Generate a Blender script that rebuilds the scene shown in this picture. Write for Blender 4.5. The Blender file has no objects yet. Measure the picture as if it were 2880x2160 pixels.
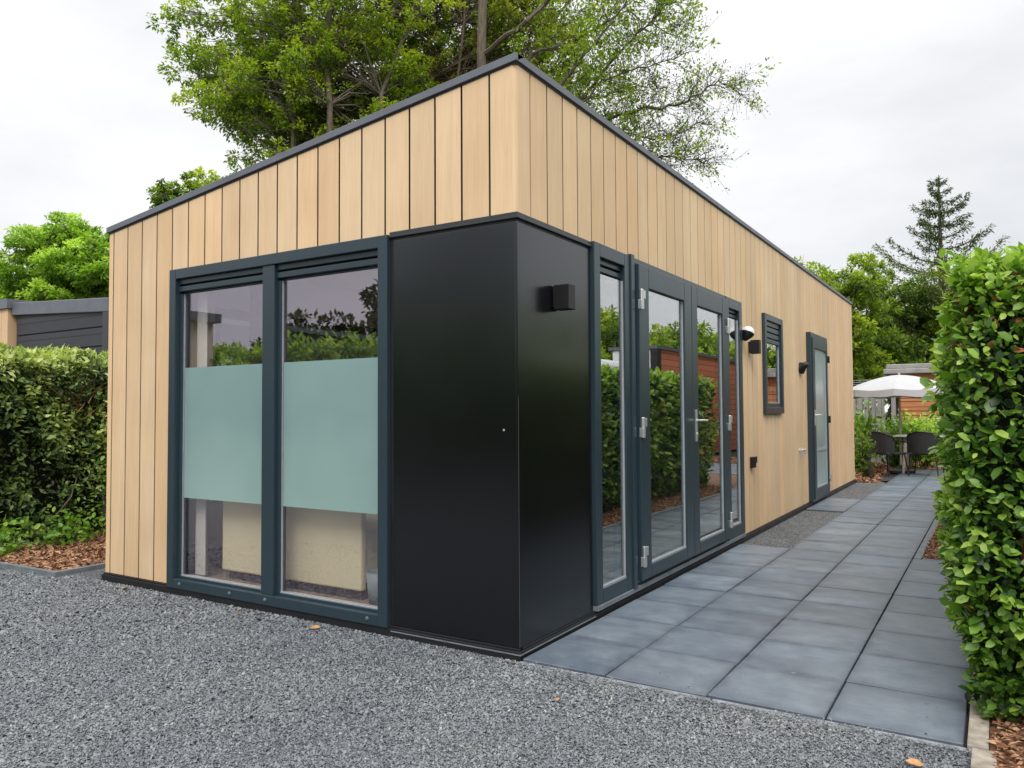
import bpy, math, random
import numpy as np
from mathutils import Vector, Matrix, noise

R = math.radians
scene = bpy.context.scene
COL = scene.collection
rng = np.random.default_rng(7)
random.seed(7)

# ------------------------------------------------------------------ camera
CAM = np.array([2.1236, -3.4564, 1.2706])
YAW, PITCH, ROLL, FPX = 0.557716, 0.035519, -0.005629, 2174.8


def cam_axes():
    f = np.array([-math.sin(YAW) * math.cos(PITCH), math.cos(YAW) * math.cos(PITCH), math.sin(PITCH)])
    r = np.array([math.cos(YAW), math.sin(YAW), 0.0])
    u = np.cross(r, f)
    c, s = math.cos(ROLL), math.sin(ROLL)
    return c * r + s * u, -s * r + c * u, f


AR, AU, AF = cam_axes()


def at(px, py, depth):
    """surveyed point: photograph position (2880 wide) and distance -> world"""
    return CAM + depth * (AR * (px - 1440) / FPX - AU * (py - 1080) / FPX + AF)


cd = bpy.data.cameras.new('camera')
cam = bpy.data.objects.new('camera', cd)
COL.objects.link(cam)
cd.sensor_width = 36
cd.lens = FPX / 2880 * 36
cd.clip_start = 0.05
cd.clip_end = 2000
M = Matrix((tuple(AR), tuple(AU), tuple(-AF))).transposed().to_4x4()
M.translation = Vector(CAM)
cam.matrix_world = M
scene.camera = cam
scene.view_settings.view_transform = 'Standard'
scene.view_settings.look = 'None'
scene.view_settings.exposure = 0
scene.view_settings.gamma = 1
scene.cycles.max_bounces = 10
scene.cycles.transparent_max_bounces = 12
scene.cycles.use_denoising = True


# ------------------------------------------------------------------ materials
def new_mat(name):
    m = bpy.data.materials.new(name)
    m.use_nodes = True
    nt = m.node_tree
    nt.nodes.clear()
    out = nt.nodes.new('ShaderNodeOutputMaterial')
    return m, nt, out


def N(nt, kind, **kw):
    n = nt.nodes.new(kind)
    for k, v in kw.items():
        if k.startswith('i_'):
            n.inputs[k[2:].replace('_', ' ')].default_value = v
        else:
            setattr(n, k, v)
    return n


def L(nt, a, b):
    nt.links.new(a, b)


def rgb(c):
    return (c[0], c[1], c[2], 1.0)


def ramp(nt, fac, stops):
    r = nt.nodes.new('ShaderNodeValToRGB')
    el = r.color_ramp.elements
    while len(el) < len(stops):
        el.new(0.5)
    for e, (p, c) in zip(el, stops):
        e.position = p
        e.color = rgb(c) if len(c) == 3 else c
    if fac is not None:
        L(nt, fac, r.inputs['Fac'])
    return r


def coords(nt, scale=(1, 1, 1), kind='Object', rot=(0, 0, 0)):
    tc = nt.nodes.new('ShaderNodeTexCoord')
    mp = nt.nodes.new('ShaderNodeMapping')
    mp.inputs['Scale'].default_value = scale
    mp.inputs['Rotation'].default_value = rot
    L(nt, tc.outputs[kind], mp.inputs['Vector'])
    return mp.outputs['Vector']


def noise_n(nt, vec, scale, detail=4, rough=0.55):
    n = nt.nodes.new('ShaderNodeTexNoise')
    n.inputs['Scale'].default_value = scale
    n.inputs['Detail'].default_value = detail
    n.inputs['Roughness'].default_value = rough
    L(nt, vec, n.inputs['Vector'])
    return n.outputs['Fac']


def mixc(nt, fac, a, b, mode='MIX'):
    m = nt.nodes.new('ShaderNodeMix')
    m.data_type = 'RGBA'
    m.blend_type = mode
    for s, v in ((m.inputs[0], fac), (m.inputs[6], a), (m.inputs[7], b)):
        if hasattr(v, 'is_linked') or hasattr(v, 'links'):
            L(nt, v, s)
        elif isinstance(v, (int, float)):
            s.default_value = v
        else:
            s.default_value = rgb(v)
    return m.outputs[2]


def mathn(nt, op, a, b=None, clamp=False):
    m = nt.nodes.new('ShaderNodeMath')
    m.operation = op
    m.use_clamp = clamp
    for s, v in ((m.inputs[0], a), (m.inputs[1], b)):
        if v is None:
            continue
        if isinstance(v, (int, float)):
            s.default_value = v
        else:
            L(nt, v, s)
    return m.outputs[0]


def bump(nt, h, strength, dist):
    b = nt.nodes.new('ShaderNodeBump')
    b.inputs['Strength'].default_value = strength
    b.inputs['Distance'].default_value = dist
    L(nt, h, b.inputs['Height'])
    return b.outputs['Normal']


def principled(nt, out, base, rough=0.5, normal=None, metal=0.0, spec=0.5):
    p = nt.nodes.new('ShaderNodeBsdfPrincipled')
    if isinstance(base, tuple):
        p.inputs['Base Color'].default_value = rgb(base)
    else:
        L(nt, base, p.inputs['Base Color'])
    if isinstance(rough, (int, float)):
        p.inputs['Roughness'].default_value = rough
    else:
        L(nt, rough, p.inputs['Roughness'])
    p.inputs['Metallic'].default_value = metal
    p.inputs['Specular IOR Level'].default_value = spec
    if normal is not None:
        L(nt, normal, p.inputs['Normal'])
    if out is not None:
        L(nt, p.outputs[0], out.inputs['Surface'])
    return p


def paint(name, c, rough=0.4, var=0.12, scale=6, metal=0.0, bmp=0.0, spec=0.5, rvar=0.1):
    m, nt, out = new_mat(name)
    v = coords(nt)
    n = noise_n(nt, v, scale, 5)
    r = ramp(nt, n, [(0.3, tuple(x * (1 - var) for x in c)), (0.7, tuple(min(1, x * (1 + var)) for x in c))])
    rr = nt.nodes.new('ShaderNodeMapRange')
    L(nt, noise_n(nt, v, scale * 3, 3), rr.inputs['Value'])
    rr.inputs['To Min'].default_value = max(0.02, rough - rvar)
    rr.inputs['To Max'].default_value = min(1, rough + rvar)
    nrm = bump(nt, noise_n(nt, v, scale * 30, 2), bmp, 0.002) if bmp else None
    principled(nt, out, r.outputs['Color'], rr.outputs['Result'], nrm, metal, spec)
    return m


def mat_cladding():
    m, nt, out = new_mat('fibre_cement_boards')
    v = coords(nt, (60, 60, 1.1))
    v2 = coords(nt, (9, 9, 0.5))
    v3 = coords(nt, (1, 1, 1))
    at_ = N(nt, 'ShaderNodeAttribute', attribute_name='tint')
    g1 = noise_n(nt, v, 3.0, 5, 0.6)
    g2 = noise_n(nt, v2, 2.0, 4, 0.6)
    blot = noise_n(nt, v3, 1.6, 3, 0.5)
    base = ramp(nt, g1, [(0.22, (0.60, 0.40, 0.215)), (0.5, (0.755, 0.535, 0.33)), (0.78, (0.825, 0.625, 0.42))])
    c = mixc(nt, 0.35, base.outputs['Color'], ramp(nt, g2, [(0.3, (0.62, 0.425, 0.235)), (0.7, (0.79, 0.59, 0.375))]).outputs['Color'])
    c = mixc(nt, 1.0, c, at_.outputs['Color'], 'MULTIPLY')
    c = mixc(nt, 0.8, c, ramp(nt, blot, [(0.3, (0.86, 0.83, 0.79)), (0.7, (1, 1, 1))]).outputs['Color'], 'MULTIPLY')
    principled(nt, out, c, 0.62, bump(nt, g1, 0.25, 0.002))
    return m


def mat_gravel(name='gravel_stone', dark=1.0, sc=95):
    m, nt, out = new_mat(name)
    v = coords(nt)
    wob = nt.nodes.new('ShaderNodeVectorMath')
    wob.operation = 'ADD'
    nn = nt.nodes.new('ShaderNodeTexNoise')
    nn.inputs['Scale'].default_value = 45
    L(nt, v, nn.inputs['Vector'])
    sc_ = nt.nodes.new('ShaderNodeVectorMath')
    sc_.operation = 'SCALE'
    sc_.inputs['Scale'].default_value = 0.012
    L(nt, nn.outputs['Color'], sc_.inputs[0])
    L(nt, v, wob.inputs[0])
    L(nt, sc_.outputs[0], wob.inputs[1])
    vo = nt.nodes.new('ShaderNodeTexVoronoi')
    vo.inputs['Scale'].default_value = sc
    L(nt, wob.outputs[0], vo.inputs['Vector'])
    sep = nt.nodes.new('ShaderNodeSeparateColor')
    L(nt, vo.outputs['Color'], sep.inputs[0])
    d = dark
    c = ramp(nt, sep.outputs[0], [(0.0, (0.075 * d, 0.082 * d, 0.09 * d)), (0.4, (0.185 * d, 0.20 * d, 0.215 * d)),
                                  (0.8, (0.34 * d, 0.36 * d, 0.375 * d)), (1.0, (0.52 * d, 0.54 * d, 0.55 * d))]).outputs['Color']
    gap = ramp(nt, vo.outputs['Distance'], [(0.35, (1, 1, 1)), (0.75, (0.18, 0.19, 0.2))])
    c = mixc(nt, 1.0, c, gap.outputs['Color'], 'MULTIPLY')
    big = noise_n(nt, v, 1.1, 5, 0.6)
    c = mixc(nt, 1.0, c, ramp(nt, big, [(0.3, (0.78, 0.8, 0.84)), (0.7, (1.12, 1.1, 1.05))]).outputs['Color'], 'MULTIPLY')
    moss = noise_n(nt, v, 2.3, 6, 0.7)
    mf = ramp(nt, moss, [(0.6, (0, 0, 0)), (0.8, (0.3, 0.3, 0.3))])
    c = mixc(nt, mf.outputs['Color'], c, (0.22, 0.22, 0.13))
    inv = mathn(nt, 'SUBTRACT', 1.0, vo.outputs['Distance'])
    principled(nt, out, c, 0.7, bump(nt, inv, 1.0, 0.008))
    return m


def mat_stones():
    m, nt, out = new_mat('crushed_stone')
    a = N(nt, 'ShaderNodeAttribute', attribute_name='tint')
    sep = nt.nodes.new('ShaderNodeSeparateColor')
    L(nt, a.outputs['Color'], sep.inputs[0])
    v = coords(nt)
    c = ramp(nt, sep.outputs[0], [(0.0, (0.095, 0.104, 0.116)), (0.45, (0.160, 0.176, 0.194)), (0.90, (0.225, 0.242, 0.256)), (0.985, (0.28, 0.29, 0.30)), (1.0, (0.40, 0.40, 0.38))]).outputs['Color']
    c = mixc(nt, 1.0, c, ramp(nt, noise_n(nt, v, 1.1, 5, 0.6), [(0.3, (0.80, 0.82, 0.86)), (0.7, (1.12, 1.10, 1.06))]).outputs['Color'], 'MULTIPLY')
    mf = ramp(nt, noise_n(nt, v, 2.6, 6, 0.7), [(0.58, (0, 0, 0)), (0.78, (0.35, 0.35, 0.35))])
    c = mixc(nt, mf.outputs['Color'], c, (0.26, 0.26, 0.17))
    principled(nt, out, c, 0.75)
    return m


def mat_film():
    m, nt, out = new_mat('frosted_privacy_film')
    v = coords(nt)
    c = ramp(nt, noise_n(nt, v, 1.1, 3, 0.5), [(0.3, (0.285, 0.425, 0.425)), (0.7, (0.345, 0.49, 0.485))]).outputs['Color']
    zz = nt.nodes.new('ShaderNodeSeparateXYZ')
    L(nt, v, zz.inputs[0])
    gz = nt.nodes.new('ShaderNodeMapRange')
    gz.inputs['From Min'].default_value = 0.66
    gz.inputs['From Max'].default_value = 1.6
    L(nt, mathn(nt, 'ADD', zz.outputs[2], mathn(nt, 'MULTIPLY', mathn(nt, 'SUBTRACT', noise_n(nt, v, 1.7, 2), 0.5), 0.9)), gz.inputs['Value'])
    c = mixc(nt, 1.0, c, ramp(nt, gz.outputs['Result'], [(0.0, (1.16, 1.14, 1.10)), (0.35, (1.06, 1.06, 1.05)), (0.6, (0.95, 0.97, 0.98)), (1.0, (1.0, 1.02, 1.02))]).outputs['Color'], 'MULTIPLY')  # paler foot paints a soft reflection into the film colour
    p = principled(nt, None, c, 0.28, None, 0, 0.5)
    t = nt.nodes.new('ShaderNodeBsdfTransparent')
    tl = nt.nodes.new('ShaderNodeBsdfTranslucent')
    tl.inputs['Color'].default_value = (0.75, 0.85, 0.82, 1)
    m1 = nt.nodes.new('ShaderNodeMixShader'); m1.inputs[0].default_value = 0.35
    L(nt, p.outputs[0], m1.inputs[1]); L(nt, tl.outputs[0], m1.inputs[2])
    m2 = nt.nodes.new('ShaderNodeMixShader'); m2.inputs[0].default_value = 0.07
    L(nt, m1.outputs[0], m2.inputs[1]); L(nt, t.outputs[0], m2.inputs[2])
    L(nt, m2.outputs[0], out.inputs['Surface'])
    return m


def mat_tile():
    m, nt, out = new_mat('blue_grey_concrete_paver')
    at_ = N(nt, 'ShaderNodeAttribute', attribute_name='tint')
    v = coords(nt)
    vs = coords(nt, (0.55, 1.6, 1))
    fine = noise_n(nt, v, 170, 3, 0.6)
    mid = noise_n(nt, v, 6, 7, 0.62)
    big = noise_n(nt, vs, 1.7, 5, 0.6)
    c = ramp(nt, mid, [(0.3, (0.092, 0.118, 0.148)), (0.55, (0.132, 0.160, 0.192)), (0.8, (0.185, 0.212, 0.238))]).outputs['Color']
    c = mixc(nt, 1.0, c, at_.outputs['Color'], 'MULTIPLY')
    c = mixc(nt, 1.0, c, ramp(nt, fine, [(0.3, (0.86, 0.86, 0.86)), (0.7, (1.1, 1.1, 1.1))]).outputs['Color'], 'MULTIPLY')
    c = mixc(nt, 1.0, c, ramp(nt, big, [(0.35, (0.84, 0.85, 0.88)), (0.65, (1.22, 1.2, 1.18))]).outputs['Color'], 'MULTIPLY')
    sx = nt.nodes.new('ShaderNodeSeparateXYZ')
    L(nt, v, sx.inputs[0])
    ed = None
    for ax_, off_ in ((0, 0.0), (1, 0.027)):
        f_ = mathn(nt, 'FRACT', mathn(nt, 'DIVIDE', mathn(nt, 'ADD', sx.outputs[ax_], off_ + 50.0), 0.5))
        e_ = mathn(nt, 'ABSOLUTE', mathn(nt, 'SUBTRACT', f_, 0.5))
        ed = e_ if ed is None else mathn(nt, 'MAXIMUM', ed, e_)
    ed = mathn(nt, 'ADD', ed, mathn(nt, 'MULTIPLY', mathn(nt, 'SUBTRACT', noise_n(nt, v, 9, 4, 0.6), 0.5), 0.16))
    er = ramp(nt, ed, [(0.25, (1.10, 1.10, 1.09)), (0.42, (0.98, 0.98, 0.985)), (0.495, (0.66, 0.67, 0.70))])
    c = mixc(nt, 1.0, c, er.outputs['Color'], 'MULTIPLY')
    streak = noise_n(nt, coords(nt, (3, 60, 1), rot=(0, 0, 0.5)), 1.0, 4, 0.6)
    c = mixc(nt, 1.0, c, ramp(nt, streak, [(0.35, (0.93, 0.93, 0.93)), (0.72, (1.10, 1.10, 1.10))]).outputs['Color'], 'MULTIPLY')
    spots = noise_n(nt, v, 13, 3, 0.5)
    sf = ramp(nt, spots, [(0.73, (0, 0, 0)), (0.8, (0.5, 0.5, 0.5))])
    c = mixc(nt, sf.outputs['Color'], c, (0.36, 0.37, 0.37))
    rr = ramp(nt, big, [(0.3, (0.32, 0.32, 0.32)), (0.7, (0.58, 0.58, 0.58))])
    principled(nt, out, c, rr.outputs['Color'], bump(nt, fine, 0.25, 0.0015), spec=0.55)
    return m


def mat_chips(name='bark_chips', attr=True, k=1.0):
    m, nt, out = new_mat(name)
    v = coords(nt)
    if attr:
        a = N(nt, 'ShaderNodeAttribute', attribute_name='tint')
        sep = nt.nodes.new('ShaderNodeSeparateColor')
        L(nt, a.outputs['Color'], sep.inputs[0])
        f = sep.outputs[0]
    else:
        f = noise_n(nt, v, 40, 6, 0.8)
    c = ramp(nt, f, [(0.0, (0.07 * k, 0.03 * k, 0.016 * k)), (0.35, (0.22 * k, 0.1 * k, 0.05 * k)), (0.7, (0.42 * k, 0.22 * k, 0.12 * k)),
                     (1.0, (0.6 * k, 0.4 * k, 0.25 * k))]).outputs['Color']
    c = mixc(nt, 0.5, c, ramp(nt, noise_n(nt, v, 60, 3), [(0.3, (0.6, 0.6, 0.6)), (0.7, (1.1, 1.1, 1.1))]).outputs['Color'], 'MULTIPLY')
    principled(nt, out, c, 0.8, bump(nt, noise_n(nt, v, 120, 3), 0.6, 0.004))
    return m


def mat_leaf(name, stops, rough=0.45, trans=0.35, spec=0.5, tboost=1.5):
    """leaf colour from the per-leaf attribute (red = shade position on the ramp)"""
    m, nt, out = new_mat(name)
    a = N(nt, 'ShaderNodeAttribute', attribute_name='tint')
    sep = nt.nodes.new('ShaderNodeSeparateColor')
    L(nt, a.outputs['Color'], sep.inputs[0])
    v = coords(nt)
    f = mathn(nt, 'ADD', sep.outputs[0], mathn(nt, 'MULTIPLY', mathn(nt, 'SUBTRACT', noise_n(nt, v, 18, 2), 0.5), 0.15), True)
    c = ramp(nt, f, stops).outputs['Color']
    p = principled(nt, None, c, rough, None, 0, spec)
    t = nt.nodes.new('ShaderNodeBsdfTranslucent')
    tc = mixc(nt, 1.0, c, (tboost * 1.05, tboost * 1.15, tboost * 0.5), 'MULTIPLY')
    L(nt, tc, t.inputs['Color'])
    mx = nt.nodes.new('ShaderNodeMixShader')
    mx.inputs[0].default_value = trans
    L(nt, p.outputs[0], mx.inputs[1])
    L(nt, t.outputs[0], mx.inputs[2])
    L(nt, mx.outputs[0], out.inputs['Surface'])
    return m


def mat_bark(name, c):
    m, nt, out = new_mat(name)
    v = coords(nt, (1, 1, 0.25))
    n = noise_n(nt, v, 22, 6, 0.7)
    r = ramp(nt, n, [(0.3, tuple(x * 0.45 for x in c)), (0.7, tuple(x * 1.3 for x in c))])
    principled(nt, out, r.outputs['Color'], 0.85, bump(nt, n, 0.8, 0.02))
    return m


def mat_glass(name, tint=(0.95, 0.95, 0.98), gain=1.5, base=0.03, ior=2.0, trans=(0.9, 0.93, 0.92)):
    m, nt, out = new_mat(name)
    ge = nt.nodes.new('ShaderNodeNewGeometry')
    dp = nt.nodes.new('ShaderNodeVectorMath')
    dp.operation = 'DOT_PRODUCT'
    L(nt, ge.outputs['Incoming'], dp.inputs[0])
    L(nt, ge.outputs['Normal'], dp.inputs[1])
    cs = mathn(nt, 'ABSOLUTE', dp.outputs['Value'])
    gz = mathn(nt, 'POWER', mathn(nt, 'SUBTRACT', 1.0, cs, True), 4.0)
    f = mathn(nt, 'ADD', mathn(nt, 'MULTIPLY', gz, gain), base, True)
    g = nt.nodes.new('ShaderNodeBsdfGlossy')
    g.inputs['Color'].default_value = rgb(tint)
    g.inputs['Roughness'].default_value = 0.0
    v = coords(nt)
    nb = bump(nt, noise_n(nt, v, 1.3, 1, 0.4), 0.02, 0.02)
    L(nt, nb, g.inputs['Normal'])
    t = nt.nodes.new('ShaderNodeBsdfTransparent')  # pane boxes have two faces: base is per face
    t.inputs['Color'].default_value = rgb(trans)
    mx = nt.nodes.new('ShaderNodeMixShader')
    L(nt, f, mx.inputs[0])
    L(nt, t.outputs[0], mx.inputs[1])
    L(nt, g.outputs[0], mx.inputs[2])
    L(nt, mx.outputs[0], out.inputs['Surface'])
    return m


def mat_planks(name, c, pitch, axis=0, gapw=0.06, var=0.2, rough=0.7, grain=1.0):
    """boards along one axis, with darker joints, from world-scaled coordinates"""
    m, nt, out = new_mat(name)
    v = coords(nt)
    sp = nt.nodes.new('ShaderNodeSeparateXYZ')
    L(nt, v, sp.inputs[0])
    u = mathn(nt, 'DIVIDE', sp.outputs[axis], pitch)
    fr = mathn(nt, 'FRACT', u)
    fl = mathn(nt, 'FLOOR', u)
    wn = nt.nodes.new('ShaderNodeTexWhiteNoise')
    wn.noise_dimensions = '1D'
    L(nt, fl, wn.inputs['W'])
    gr = noise_n(nt, coords(nt, (1, 8, 8) if axis == 2 else (14, 14, 1)), 4 * grain, 5, 0.6)
    cc = ramp(nt, gr, [(0.3, tuple(x * (1 - var) for x in c)), (0.7, tuple(x * (1 + var) for x in c))]).outputs['Color']
    cc = mixc(nt, 1.0, cc, ramp(nt, wn.outputs['Value'], [(0, (0.82, 0.82, 0.82)), (1, (1.1, 1.1, 1.1))]).outputs['Color'], 'MULTIPLY')
    gp = mathn(nt, 'LESS_THAN', fr, gapw)
    cc = mixc(nt, gp, cc, tuple(x * 0.15 for x in c))
    principled(nt, out, cc, rough, bump(nt, mathn(nt, 'SUBTRACT', 1.0, gp), 0.6, 0.01))
    return m


def mat_panel():
    m, nt, out = new_mat('satin_black_sheet')
    v = coords(nt)
    rr = ramp(nt, noise_n(nt, v, 1.2, 3), [(0.3, (0.20, 0.20, 0.20)), (0.7, (0.27, 0.27, 0.27))])
    p = principled(nt, out, (0.003, 0.003, 0.004), rr.outputs['Color'], bump(nt, noise_n(nt, v, 0.9, 2), 0.15, 0.02), 0.0, 0.78)
    p.inputs['IOR'].default_value = 1.5
    p.inputs['Specular Tint'].default_value = (0.86, 0.94, 1.0, 1.0)
    return m


MT = dict(
    clad=mat_cladding(),
    frame=paint('anthracite_frame_paint', (0.022, 0.040, 0.053), 0.33, 0.06, 2, rvar=0.02),
    trim=paint('dark_grey_roof_edge', (0.115, 0.125, 0.150), 0.45, 0.12, 5),
    black=paint('black_plinth', (0.012, 0.012, 0.014), 0.5, 0.2, 5),
    panel=mat_panel(),
    flash=paint('black_folded_metal', (0.028, 0.031, 0.036), 0.4, 0.1, 4),
    lampblack=paint('matt_black_metal', (0.005, 0.005, 0.006), 0.5, 0.2, 20),
    backing=paint('dark_wall_backing', (0.008, 0.006, 0.004), 0.9, 0.2, 5),
    lining=paint('white_interior_lining', (0.72, 0.71, 0.68), 0.7, 0.03, 2),
    darklining=paint('interior_dim_wall', (0.25, 0.25, 0.25), 0.8, 0.05, 2),
    silver=paint('satin_aluminium', (0.62, 0.63, 0.64), 0.38, 0.06, 20, metal=0.75),
    bead=paint('pale_glazing_bead', (0.30, 0.32, 0.34), 0.5, 0.08, 20),
    white=paint('white_enamel', (0.68, 0.68, 0.68), 0.3, 0.03, 10),
    film=mat_film(),
    film2=paint('frosted_door_film', (0.30, 0.40, 0.40), 0.22, 0.08, 2.0, rvar=0.05, spec=0.4),
    roof=paint('dark_roof_membrane', (0.04, 0.042, 0.045), 0.8, 0.2, 3),
    cream=paint('cream_upholstery', (0.86, 0.76, 0.50), 0.7, 0.04, 3),
    purple=paint('dark_brown_cloth', (0.06, 0.045, 0.05), 0.9, 0.2, 10),
    bin=paint('grey_blue_plastic', (0.28, 0.34, 0.34), 0.5, 0.1, 10),
    woodfloor=mat_planks('oak_floor', (0.36, 0.27, 0.18), 0.14, 0, 0.04),
    gravel=mat_gravel('blue_grey_gravel', 0.70, 125),
    stones=mat_stones(),
    gravel2=mat_gravel('fine_dark_gravel', 0.66, 85),
    tile=mat_tile(),
    joint=paint('sand_joint', (0.03, 0.033, 0.04), 0.95, 0.3, 60),
    kerb=paint('concrete_kerb_mat', (0.20, 0.21, 0.225), 0.8, 0.55, 12, bmp=0.5),
    kerb2=paint('weathered_beige_kerb', (0.32, 0.28, 0.23), 0.85, 0.4, 14, bmp=0.6),
    kerb3=paint('slate_grey_kerb', (0.15, 0.17, 0.19), 0.7, 0.2, 9, bmp=0.3),
    mulchbase=mat_chips('bark_soil', False, 0.55),
    chips=mat_chips(),
    soil=paint('grassy_soil', (0.045, 0.055, 0.022), 0.95, 0.4, 2, bmp=0.8),
    bark=mat_bark('grey_brown_bark', (0.13, 0.105, 0.075)),
    bark2=mat_bark('warm_brown_bark', (0.13, 0.095, 0.065)),
    twig=mat_bark('dry_orange_twig', (0.30, 0.16, 0.07)),
    darktwig=mat_bark('dark_twig', (0.06, 0.045, 0.035)),
    hedgecore=paint('shaded_hedge_inside', (0.010, 0.014, 0.006), 0.95, 0.4, 8, bmp=0.8),  # near black colour stands in for the shade inside the hedges
    glass_front=mat_glass('front_window_glass', (0.84, 0.77, 0.88), 0.6, 0.185, 2.0, (0.985, 0.985, 0.98)),
    glass_side=mat_glass('side_door_glass', (0.97, 0.97, 0.98), 0.6, 0.32, 2.0, (0.85, 0.9, 0.88)),
    darkplank=mat_planks('dark_grey_siding', (0.032, 0.034, 0.042), 0.26, 2, 0.05, 0.12, 0.55),
    paleplank=mat_planks('pale_boards', (0.62, 0.55, 0.42), 0.2, 0, 0.03),
    redplank=mat_planks('red_brown_shiplap', (0.55, 0.18, 0.085), 0.16, 2, 0.09, 0.2),
    orangeplank=mat_planks('orange_stained_boards', (0.46, 0.19, 0.075), 0.22, 2, 0.07, 0.2),
    greyplank=mat_planks('weathered_fence_boards', (0.30, 0.29, 0.28), 0.14, 0, 0.08, 0.25),
    canvas=paint('white_parasol_cloth', (0.44, 0.44, 0.45), 0.8, 0.03, 4),
    palewood=paint('pale_wood', (0.42, 0.36, 0.30), 0.6, 0.15, 12),
    tabletop=paint('pale_table_top', (0.55, 0.53, 0.50), 0.45, 0.08, 6),
    rattan=paint('black_woven_rattan', (0.018, 0.018, 0.020), 0.6, 0.4, 60, bmp=0.8),
    feltroof=paint('grey_felt_roof', (0.30, 0.29, 0.28), 0.85, 0.2, 6),
    drywood=paint('dead_leaf_brown', (0.42, 0.22, 0.09), 0.7, 0.3, 40),
    caravan=paint('caravan_white', (0.78, 0.79, 0.79), 0.35, 0.03, 3),
    winglass=paint('dark_window_pane', (0.03, 0.035, 0.04), 0.08, 0.1, 3, rvar=0.02),
    leafR=mat_leaf('laurel_leaf', [(0.0, (0.010, 0.028, 0.006)), (0.38, (0.048, 0.120, 0.015)), (0.68, (0.150, 0.29, 0.030)), (1.0, (0.38, 0.52, 0.10))], 0.40, 0.30, 0.5),
    leafRed=mat_leaf('red_young_leaf', [(0.0, (0.16, 0.05, 0.02)), (1.0, (0.36, 0.14, 0.06))], 0.4, 0.25),
    leafL=mat_leaf('olive_hedge_leaf', [(0.0, (0.012, 0.026, 0.008)), (0.42, (0.085, 0.145, 0.034)), (0.75, (0.23, 0.32, 0.080)), (1.0, (0.46, 0.52, 0.18))], 0.5, 0.25),
    leafB=mat_leaf('bright_ground_leaf', [(0.0, (0.035, 0.10, 0.010)), (0.5, (0.11, 0.24, 0.022)), (1.0, (0.28, 0.43, 0.055))], 0.45, 0.35),
    leafA=mat_leaf('ash_leaf', [(0.0, (0.014, 0.030, 0.010)), (0.4, (0.085, 0.150, 0.016)), (0.75, (0.22, 0.305, 0.024)), (1.0, (0.44, 0.49, 0.055))], 0.5, 0.42, 0.4, 1.8),
    leafC=mat_leaf('brownish_leaf', [(0.0, (0.030, 0.045, 0.012)), (0.5, (0.12, 0.16, 0.026)), (0.8, (0.24, 0.27, 0.035)), (1.0, (0.38, 0.33, 0.06))], 0.55, 0.45, 0.4, 1.9),
    leafD=mat_leaf('lime_leaf', [(0.0, (0.04, 0.085, 0.010)), (0.4, (0.13, 0.235, 0.022)), (0.75, (0.27, 0.42, 0.05)), (1.0, (0.45, 0.58, 0.12))], 0.5, 0.4, 0.4, 1.7),
    leafE=mat_leaf('olive_green_leaf', [(0.0, (0.018, 0.04, 0.010)), (0.4, (0.085, 0.145, 0.020)), (0.75, (0.22, 0.29, 0.03)), (1.0, (0.36, 0.40, 0.06))], 0.5, 0.45, 0.4, 1.9),
    leafK=mat_leaf('dark_tree_leaf', [(0.0, (0.008, 0.014, 0.004)), (0.5, (0.03, 0.045, 0.012)), (1.0, (0.08, 0.09, 0.02))], 0.6, 0.3, 0.4),
    needle=mat_leaf('spruce_needles', [(0.0, (0.045, 0.075, 0.04)), (0.5, (0.11, 0.16, 0.065)), (1.0, (0.26, 0.32, 0.08))], 0.6, 0.15, 0.4),
    leafT=mat_leaf('blue_green_leaf', [(0.0, (0.04, 0.12, 0.07)), (1.0, (0.16, 0.32, 0.22))], 0.5, 0.3, 0.4),
)


# ------------------------------------------------------------------ object helpers
def tag(o, label=None, cat=None, group=None, kind=None):
    if label: o['label'] = label
    if cat: o['category'] = cat
    if group: o['group'] = group
    if kind: o['kind'] = kind
    return o


def empty(name, loc, label, cat, group=None, rz=0):
    o = bpy.data.objects.new(name, None)
    COL.objects.link(o)
    o.empty_display_size = 0.2
    o.location = loc
    o.rotation_euler = (0, 0, rz)
    return tag(o, label, cat, group)


def link_mesh(name, me, mats, parent=None, bevel=0.0, smooth=False, seg=2):
    o = bpy.data.objects.new(name, me)
    COL.objects.link(o)
    for m in (mats if isinstance(mats, (list, tuple)) else [mats]):
        me.materials.append(m)
    if parent is not None:
        o.parent = parent
        if LOCAL[0]:
            o.location = (0, 0, 0)
        else:                      # parts are built in world space: undo the offset of their thing
            off = Vector((0, 0, 0))
            p = parent
            while p is not None:
                off += p.location
                p = p.parent
            o.location = -off
    if bevel:
        b = o.modifiers.new('bevel', 'BEVEL')
        b.width = bevel
        b.segments = seg
        b.limit_method = 'ANGLE'
        b.angle_limit = R(40)
    if smooth:
        me.shade_smooth()
    return o


LOCAL = [False]


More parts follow.
